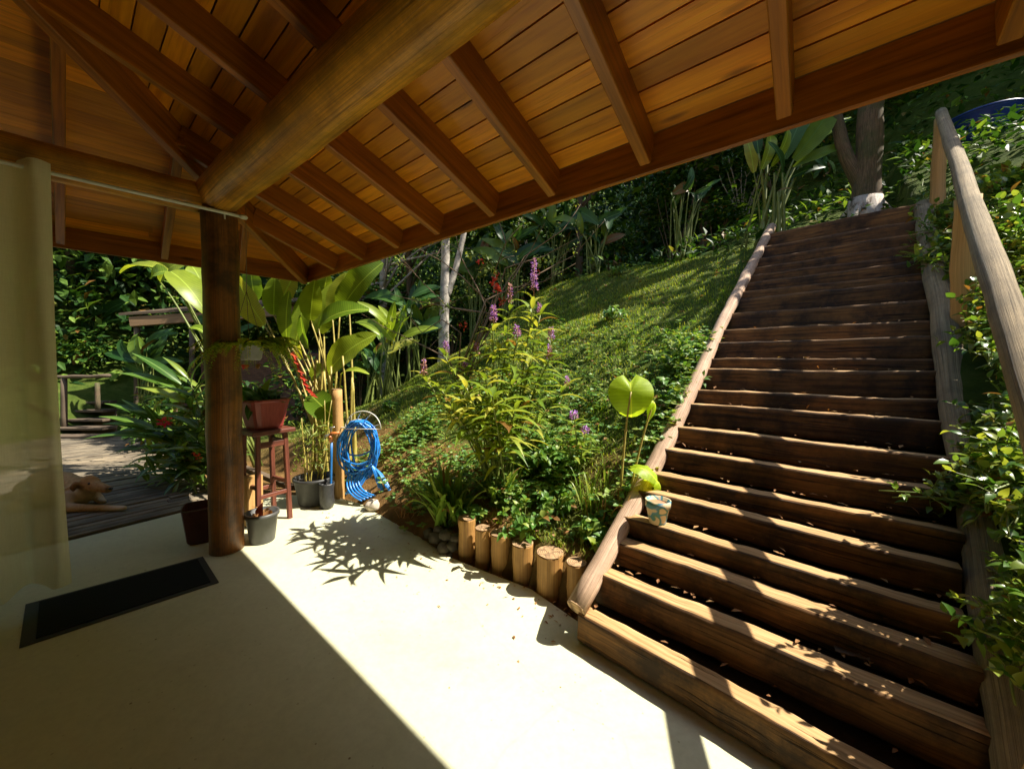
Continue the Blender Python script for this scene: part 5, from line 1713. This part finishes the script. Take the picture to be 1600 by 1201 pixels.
def pad_plant(name, label, base, tips, wd, mat_, cat='plant', group=None, stem=.02, nrm=(0, -1, .4)):
    """banana-like plant: stems from the base, a paddle leaf at each (leaf base, leaf tip) pair"""
    t = thing(name, label, cat, base, group)
    ml, ms = MB(), MB()
    for b0, t0_ in tips:
        L = (t0_ - b0).length
        leaf(ml, b0, t0_, wd * L, V(nrm) + rv(.5), arch=U(.05, .16), seg=9, fold=.3, prof=prof_paddle, wav=.12, droop=U(.0, .12))
        f = base + V((U(-.2, .2), U(-.2, .2), -.1))
        tube(ms, bez(f, f.lerp(b0, .6) + Z * .2, b0, 8), stem, stem * .4, n=6)
    ml.build('foliage', mat_, t); ms.build('stems', M['greenstem'], t)
    return t
def px_plant(name, label, bpx, dep, leaves, wd, mat_, **kw):
    b = D(*bpx, dep); b = V((b.x, b.y, ground(b.x, b.y)))
    return pad_plant(name, label, b, [(D(*p, dep + U(-.25, .25)), D(*q, dep + U(-.3, .3))) for p, q in leaves], wd, mat_, **kw)

# the big tree at the head of the stairs
bt = hit(1352, 338, 4.0)
tree('large brown-barked tree with a whitewashed foot at the head of the stairs', bt, 5.6, .17, M['bark'],
     [((.4, 2.4, 5.4), 1.5), ((-.9, 2.8, 5.9), 1.4), ((1.4, 2.2, 6.1), 1.4), ((.2, 3.4, 6.4), 1.5), ((-.2, -.2, 6.2), .9), ((1.2, .6, 5.5), .7)] + [(V(c) - bt, r_) for c, r_ in (((6.0, 4.3, 5.9), .8), ((6.4, 4.9, 6.5), .9), ((5.9, 3.6, 5.6), .6))], 3400, (.14, .30), lean=(.35, .3), forks=((.12, -.55, .35, 2.6, .62), (.45, .35, .25, 1.4, .5)), wash=.12)  # closing crown clumps placed out of view so they shade stairs and lawn
# the pale trunk behind the lawn
pt = D(693, 525, 7.6); pt = V((pt.x, pt.y, ground(pt.x, pt.y)))
tree('slim pale grey forked tree standing behind the lawn crest', pt, 4.8, .11, M['palebark'],
     [((0, .2, 5.2), 1.2), ((-1.0, .6, 5.5), 1.2), ((1.1, .4, 5.6), 1.2), ((.2, -.6, 5.8), 1.0)], 3000, (.14, .28), lean=(.15, .1), forks=((.32, .55, .1, 2.4, .7),))
# more trees of the dark wood behind
far_trees = [
    (1470, 170, 11.0, 'dark slender tree far up the slope, just left of the blue tub', .11), (1545, 150, 12.0, 'grey trunk far up the slope rising behind the blue tub', .13), (1590, 190, 11.5, 'dark trunk at the top right corner under the eave', .14),
    (1260, 290, 10.0, 'dark tree in the shade between the banana plant and the big tree', .12), (905, 395, 10.5, 'dark tree behind the crest in the middle of the lawn', .12), (640, 520, 10.5, 'dark tree left of the pale forked tree', .12),
    (600, 560, 9.5, 'dark tree behind the tall paddle-leaved clump', .11), (120, 600, 10.5, 'dark ringed palm-like trunk beside the curtain edge', .10), (180, 600, 11.5, 'dark tree left of the brick shed', .12), (820, 440, 13.0, 'distant dark tree behind the red-flowered twigs', .13), (1100, 330, 11.0, 'dark tree behind the bare stick shrub', .12), (60, 620, 12.0, 'dark tree seen faintly through the curtain', .13),
    (260, 560, 13.0, 'dark tree above the shed roof', .13), (440, 520, 13.0, 'dark tree behind the brick shed wall', .13)]
for i, (px, py, dep, lab, r_) in enumerate(far_trees):
    b = D(px, py, dep); b = V((b.x, b.y, ground(b.x, b.y)))
    h = U(4.2, 5.2)
    cr_ = [(V((U(-1.2, 3.2), U(-1.4, 1.4), h + U(-.3, 2.6))), U(1.3, 2.0)) for _ in range(8)] + [(V((U(-1.0, 1.0), U(-.4, 1.2), h * U(.35, .7))), U(.7, 1.1)) for _ in range(3)]  # upper clumps spread sunward, out of view, to shade the wood
    if px < 300: cr_ += [(V((U(1.5, 6.0), U(-3.0, .8), h + U(.6, 3.0))), U(1.2, 1.7)) for _ in range(7)]  # more unseen clumps added on the sunward side to darken the far left
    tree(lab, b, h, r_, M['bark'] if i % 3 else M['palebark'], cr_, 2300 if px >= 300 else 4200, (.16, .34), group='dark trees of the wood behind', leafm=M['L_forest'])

# banana plant right of the stick shrub
px_plant('banana_plant', 'big-leaved banana plant rising by the head of the side log, one lime leaf arching right', (1205, 350), 6.0,
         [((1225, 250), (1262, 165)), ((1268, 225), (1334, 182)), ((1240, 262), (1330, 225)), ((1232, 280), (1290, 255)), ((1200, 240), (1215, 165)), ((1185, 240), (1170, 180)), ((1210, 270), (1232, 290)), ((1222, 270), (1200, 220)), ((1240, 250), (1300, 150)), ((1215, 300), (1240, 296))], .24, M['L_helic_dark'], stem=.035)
px_plant('lime_paddle_plant', 'sunlit paddle leaves under the eave above the stick shrub', (1180, 355), 6.1,
         [((1190, 265), (1197, 200)), ((1205, 260), (1230, 190)), ((1178, 270), (1165, 205)), ((1260, 232), (1330, 183))], .22, M['L_helic'], stem=.02)
# pruned stick shrub
sbp = hit(1165, 352, 3.5)
ssh = thing('bare_stick_shrub', 'pruned pale stick shrub with almost no leaves at the top of the lawn', 'shrub', sbp)
ms, ml = MB(), MB()
for (x, y) in ((1122, 322), (1128, 286), (1136, 268), (1138, 248), (1150, 300), (1158, 262), (1166, 276), (1175, 300), (1196, 285), (1218, 300), (1185, 270), (1205, 250), (1145, 320)):
    e = D(x, y, sbp.y + U(-.25, .25)); f = sbp + V((U(-.18, .18), U(-.1, .1), -.05))
    pts = wobble(bez(f, f.lerp(e, .5) + V((U(-.06, .06), 0, .05)), e, 8), .02)
    tube(ms, pts, .022, .009, n=7)
    for q in range(2):
        a = pts[rnd.randint(4, 8)]; tube(ms, line(a, a + V((U(-.12, .12), U(-.1, .1), U(.05, .2))), 3), .010, .006, n=6)
for i in range(110):
    p = D(U(1135, 1225), U(235, 330), sbp.y + U(-.3, .4)); d = (rv() + V((0, 0, .3))).normalized()
    leaf(ml, p, p + d * U(.07, .14), .05, V((0, -.6, 1)), arch=.08, seg=3, prof=prof_ovate)
ms.build('stems', M['greystem'], ssh); ml.build('foliage', M['L_right'], ssh)
# little rosette tree
rp_ = hit(1013, 392, 4.0)
ros = thing('rosette_plant', 'thin-stemmed plant with a rosette of narrow leaves at the lawn crest', 'plant', rp_)
ms, ml = MB(), MB()
e = D(1015, 322, rp_.y)
tube(ms, wobble(line(rp_ - Z * .1, e, 8), .015), .035, .028, n=8, jit=.005)
for i in range(26):
    a = U(0, 6.28); d = V((math.cos(a), math.sin(a), U(.2, 1.6))).normalized()
    leaf(ml, e, e + d * U(.35, .6), .04, Z, arch=.1, seg=6, droop=U(.1, .5))
for i in range(8):
    a = U(0, 6.28); d = V((math.cos(a), math.sin(a), -.4)).normalized()
    leaf(ml, e, e + d * .4, .03, Z, arch=.1, seg=5, droop=.5)
ms.build('stem', M['stake'], ros); ml.build('leaves', M['L_lily'], ros)
# red-flowered twiggy shrub
rb_ = hit(790, 500, 3.2); 
rb_ = SW(1.9, -3.2, 0); rb_.z = ground(rb_.x, rb_.y)
rs = thing('red_flower_shrub', 'twiggy shrub with long bare arching twigs and small red flowers behind the purple-flowered shrub', 'shrub', rb_)
ms, ml, mf = MB(), MB(), MB()
rd = rb_.y
tw = [((775, 490), (700, 480), (650, 430), (622, 396)), ((775, 485), (730, 440), (690, 408), (655, 388)), ((770, 478), (790, 420), (850, 400), (905, 370)), ((775, 470), (820, 400), (880, 360), (908, 318)), ((790, 470), (840, 430), (895, 400), (945, 345)),
      ((760, 480), (740, 440), (720, 400), (712, 370)), ((770, 470), (775, 420), (790, 380), (780, 345)), ((760, 490), (700, 480), (650, 470), (610, 458)), ((700, 560), (660, 540), (600, 510), (566, 490)), ((780, 480), (800, 440), (830, 390), (850, 350)), ((720, 520), (690, 500), (660, 520), (640, 500)), ((760, 470), (800, 450), (850, 440), (900, 410))]
for tpx_ in tw:
    p4 = [D(x, y, rd + U(-.25, .25)) for x, y in tpx_]
    f = rb_ + V((U(-.1, .1), U(-.1, .1), 0))
    pts = [f] + [p for a, b_ in zip(p4, p4[1:]) for p in line(a, b_, 4)[:-1]] + [p4[-1]]
    pts = wobble(pts, .02, 2.5)
    tube(ms, pts, .012, .003, n=5)
    for q in range(2):
        a = pts[rnd.randint(3, len(pts) - 2)]; e = a + V((U(-.3, .3), U(-.2, .2), U(.05, .35)))
        tube(ms, bez(a, a.lerp(e, .5) + Z * .05, e, 5), .004, .002, n=4)
        for j in range(12):
            leaflet(ml, e + rv(.08), rv(), U(.03, .06), .025, V((0, -.5, 1)))
for (x, y, n_) in ((772, 440, 22), (778, 452, 22), (784, 472, 12), (724, 508, 12), (750, 408, 8), (840, 422, 8), (776, 430, 10)):
    for j in range(n_):
        p = D(x + U(-5, 5), y + U(-6, 6), rd - .05); leaf(mf, p, p + rv(.05), .03, rv(), seg=2, prof=prof_ovate)
for (x, y) in ((745, 398), (760, 425), (690, 480), (660, 470), (850, 410), (620, 500), (640, 540)):
    for j in range(36):
        p = D(x + U(-16, 16), y + U(-7, 7), rd + U(-.1, .1)); leaflet(ml, p, (rv() + V((0, 0, .2))).normalized(), U(.04, .08), .035, V((0, -.4, 1)))
ms.build('twigs', M['twig'], rs); ml.build('foliage', M['L_bamboo'], rs); mf.build('flowers', M['red'], rs)

# broad-leaved plants in the shade behind the crest: each with its own spot and shape
def rnd_leaves(cx, cy, wx, hy, n):
    out = []
    for i in range(n):
        bx, by = cx + U(-.25, .25) * wx, cy - U(.15, .6) * hy
        a = U(-1.1, 1.1)
        L = U(.35, .6) * hy
        out.append(((bx, by), (bx + math.sin(a) * L * 1.1, by - math.cos(a) * L * U(.4, 1))))
    return out
shade = [
    (930, 395, 8.0, 110, 90, 'dark banana plant drooping behind the crest, middle of the lawn'), (870, 415, 8.6, 90, 110, 'dark paddle-leaved plant left of the lawn crest middle'), (800, 440, 8.2, 90, 120, 'dark upright paddle-leaved plant behind the red flowers'),
    (745, 470, 8.8, 80, 120, 'dark paddle-leaved plant right of the pale forked trunk'), (650, 540, 7.6, 90, 130, 'dark banana-leaved plant left of the pale forked trunk'), (610, 570, 6.6, 70, 110, 'shaded broad-leaved plant beside the yellow paddle leaves'), (585, 600, 7.4, 60, 90, 'low dark plant at the left foot of the bank'),
    (1070, 345, 7.4, 130, 80, 'large dark banana leaves right of the rosette plant'), (1290, 290, 9.0, 80, 70, 'dark low plant in the shade left of the big tree'), (1420, 280, 8.2, 90, 80, 'shaded broad-leaved plant right of the big tree'), (1500, 185, 10.5, 100, 70, 'leafy plant on the slope behind the blue tub'), (1390, 200, 10.0, 80, 70, 'bright broad leaves high behind the big tree'),
    (150, 560, 9.6, 90, 110, 'dark broad-leaved plant beside the curtain edge'), (260, 480, 10.5, 110, 90, 'dark blue-green broad leaves above the shed roof edge'), (225, 600, 7.6, 80, 110, 'dark leafy plant in front of the shed post'), (350, 560, 7.4, 60, 100, 'dark climber leaves on the shed front')]
for i, (px, py, dep, wx, hy, lab) in enumerate(shade):
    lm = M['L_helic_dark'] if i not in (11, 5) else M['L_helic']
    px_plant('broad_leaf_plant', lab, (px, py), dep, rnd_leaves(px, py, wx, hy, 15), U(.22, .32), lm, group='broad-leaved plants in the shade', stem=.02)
# fine-leaved bushes in the shade
bushes = [(960, 370, 9.5, .7, 'dark fine-leaved bush right of the lawn crest middle'), (700, 480, 9.5, .8, 'dark bush behind the pale forked trunk'), (560, 560, 8.6, .8, 'dark bush behind the hose and stake'), (1120, 330, 8.6, .7, 'dark bush behind the bare sticks'), (1310, 270, 10.5, .8, 'dark bush deep in the shade left of the big trunk'), (1440, 250, 9.8, .8, 'bush on the slope below the blue tub'), (1580, 215, 9.5, .8, 'bush at the right edge beside the blue tub'),
          (140, 600, 8.8, .8, 'dark bush behind the dark railing'), (300, 620, 7.0, .7, 'dark vine-covered bush under the shed roof'), (260, 650, 6.2, .5, 'small dark bush behind the ginger clump'), (470, 600, 7.2, .7, 'dark bush behind the red planter'), (860, 400, 11.5, 1.0, 'distant dark bush behind the twigs'), (200, 430, 12, 1.2, 'dark bush high above the shed at the left'), (380, 620, 6.6, .6, 'dark bush beside the shed wall'), (1210, 230, 9.5, .9, 'dark bush behind the banana plant'), (1060, 300, 10.5, 1.0, 'dark bush under the eave behind the rosette plant')]
for i, (px, py, dep, r_, lab) in enumerate(bushes):
    b = D(px, py, dep); gz = ground(b.x, b.y)
    t = thing('dark_bush', lab, 'bush', V((b.x, b.y, gz)), 'dark bushes of the wood behind')
    mb, ms = MB(), MB()
    cs = [(V((b.x + U(-.6, .6) * r_, b.y + U(-.4, .4) * r_, max(gz + .3, b.z - U(-.4, .9) * r_))), r_ * U(.45, .8)) for _ in range(6)]
    crown(mb, cs, 900, (.07, .16))
    for c, rr_ in cs: tube(ms, bez(V((b.x, b.y, gz - .1)), V((b.x, b.y, gz)).lerp(c, .5), c, 6), .02, .008, n=5)
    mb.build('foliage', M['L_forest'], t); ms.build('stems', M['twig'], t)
# the far wood that reads as one mass
mb = MB()
rg = random.Random(21)
for i in range(22000):
    az_ = rg.uniform(-62, 60); dist = rg.uniform(12.5, 24)
    x, y = math.sin(R(az_)) * dist, math.cos(R(az_)) * dist
    gz = ground(x, y)
    c = V((x, y, gz + rg.uniform(0, 1) ** 1.3 * 5.0))
    for j in range(3):
        d = V((rg.uniform(-1, 1), rg.uniform(-1, .4), rg.uniform(-.8, .5))).normalized()
        L = rg.uniform(.14, .42)
        leaflet(mb, c + V((rg.uniform(-.3, .3), rg.uniform(-.3, .3), rg.uniform(-.3, .3))), d, L, L * rg.uniform(.35, .6), V((rg.uniform(-.4, .4), -.4, 1)))
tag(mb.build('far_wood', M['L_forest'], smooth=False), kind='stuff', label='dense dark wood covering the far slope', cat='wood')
# ferny undergrowth and litter plants beyond the crest
mb = MB()
for i in range(17000):
    s, w = rg.uniform(5.0, 13.5), rg.uniform(-12, 9)
    if w > -.2 and s < 5.6: continue
    p = SW(s, w, 0); p.z = ground(p.x, p.y) + rg.uniform(0, .35)
    d = (V((rg.uniform(-1, 1), rg.uniform(-1, 1), rg.uniform(-.2, .8)))).normalized()
    L = rg.uniform(.08, .22)
    leaflet(mb, p, d, L, L * rg.uniform(.3, .6), V((rg.uniform(-.4, .4), -.4, 1)))
tag(mb.build('undergrowth', M['L_forest'], smooth=False), kind='stuff', label='low dark undergrowth beyond the lawn crest', cat='undergrowth')
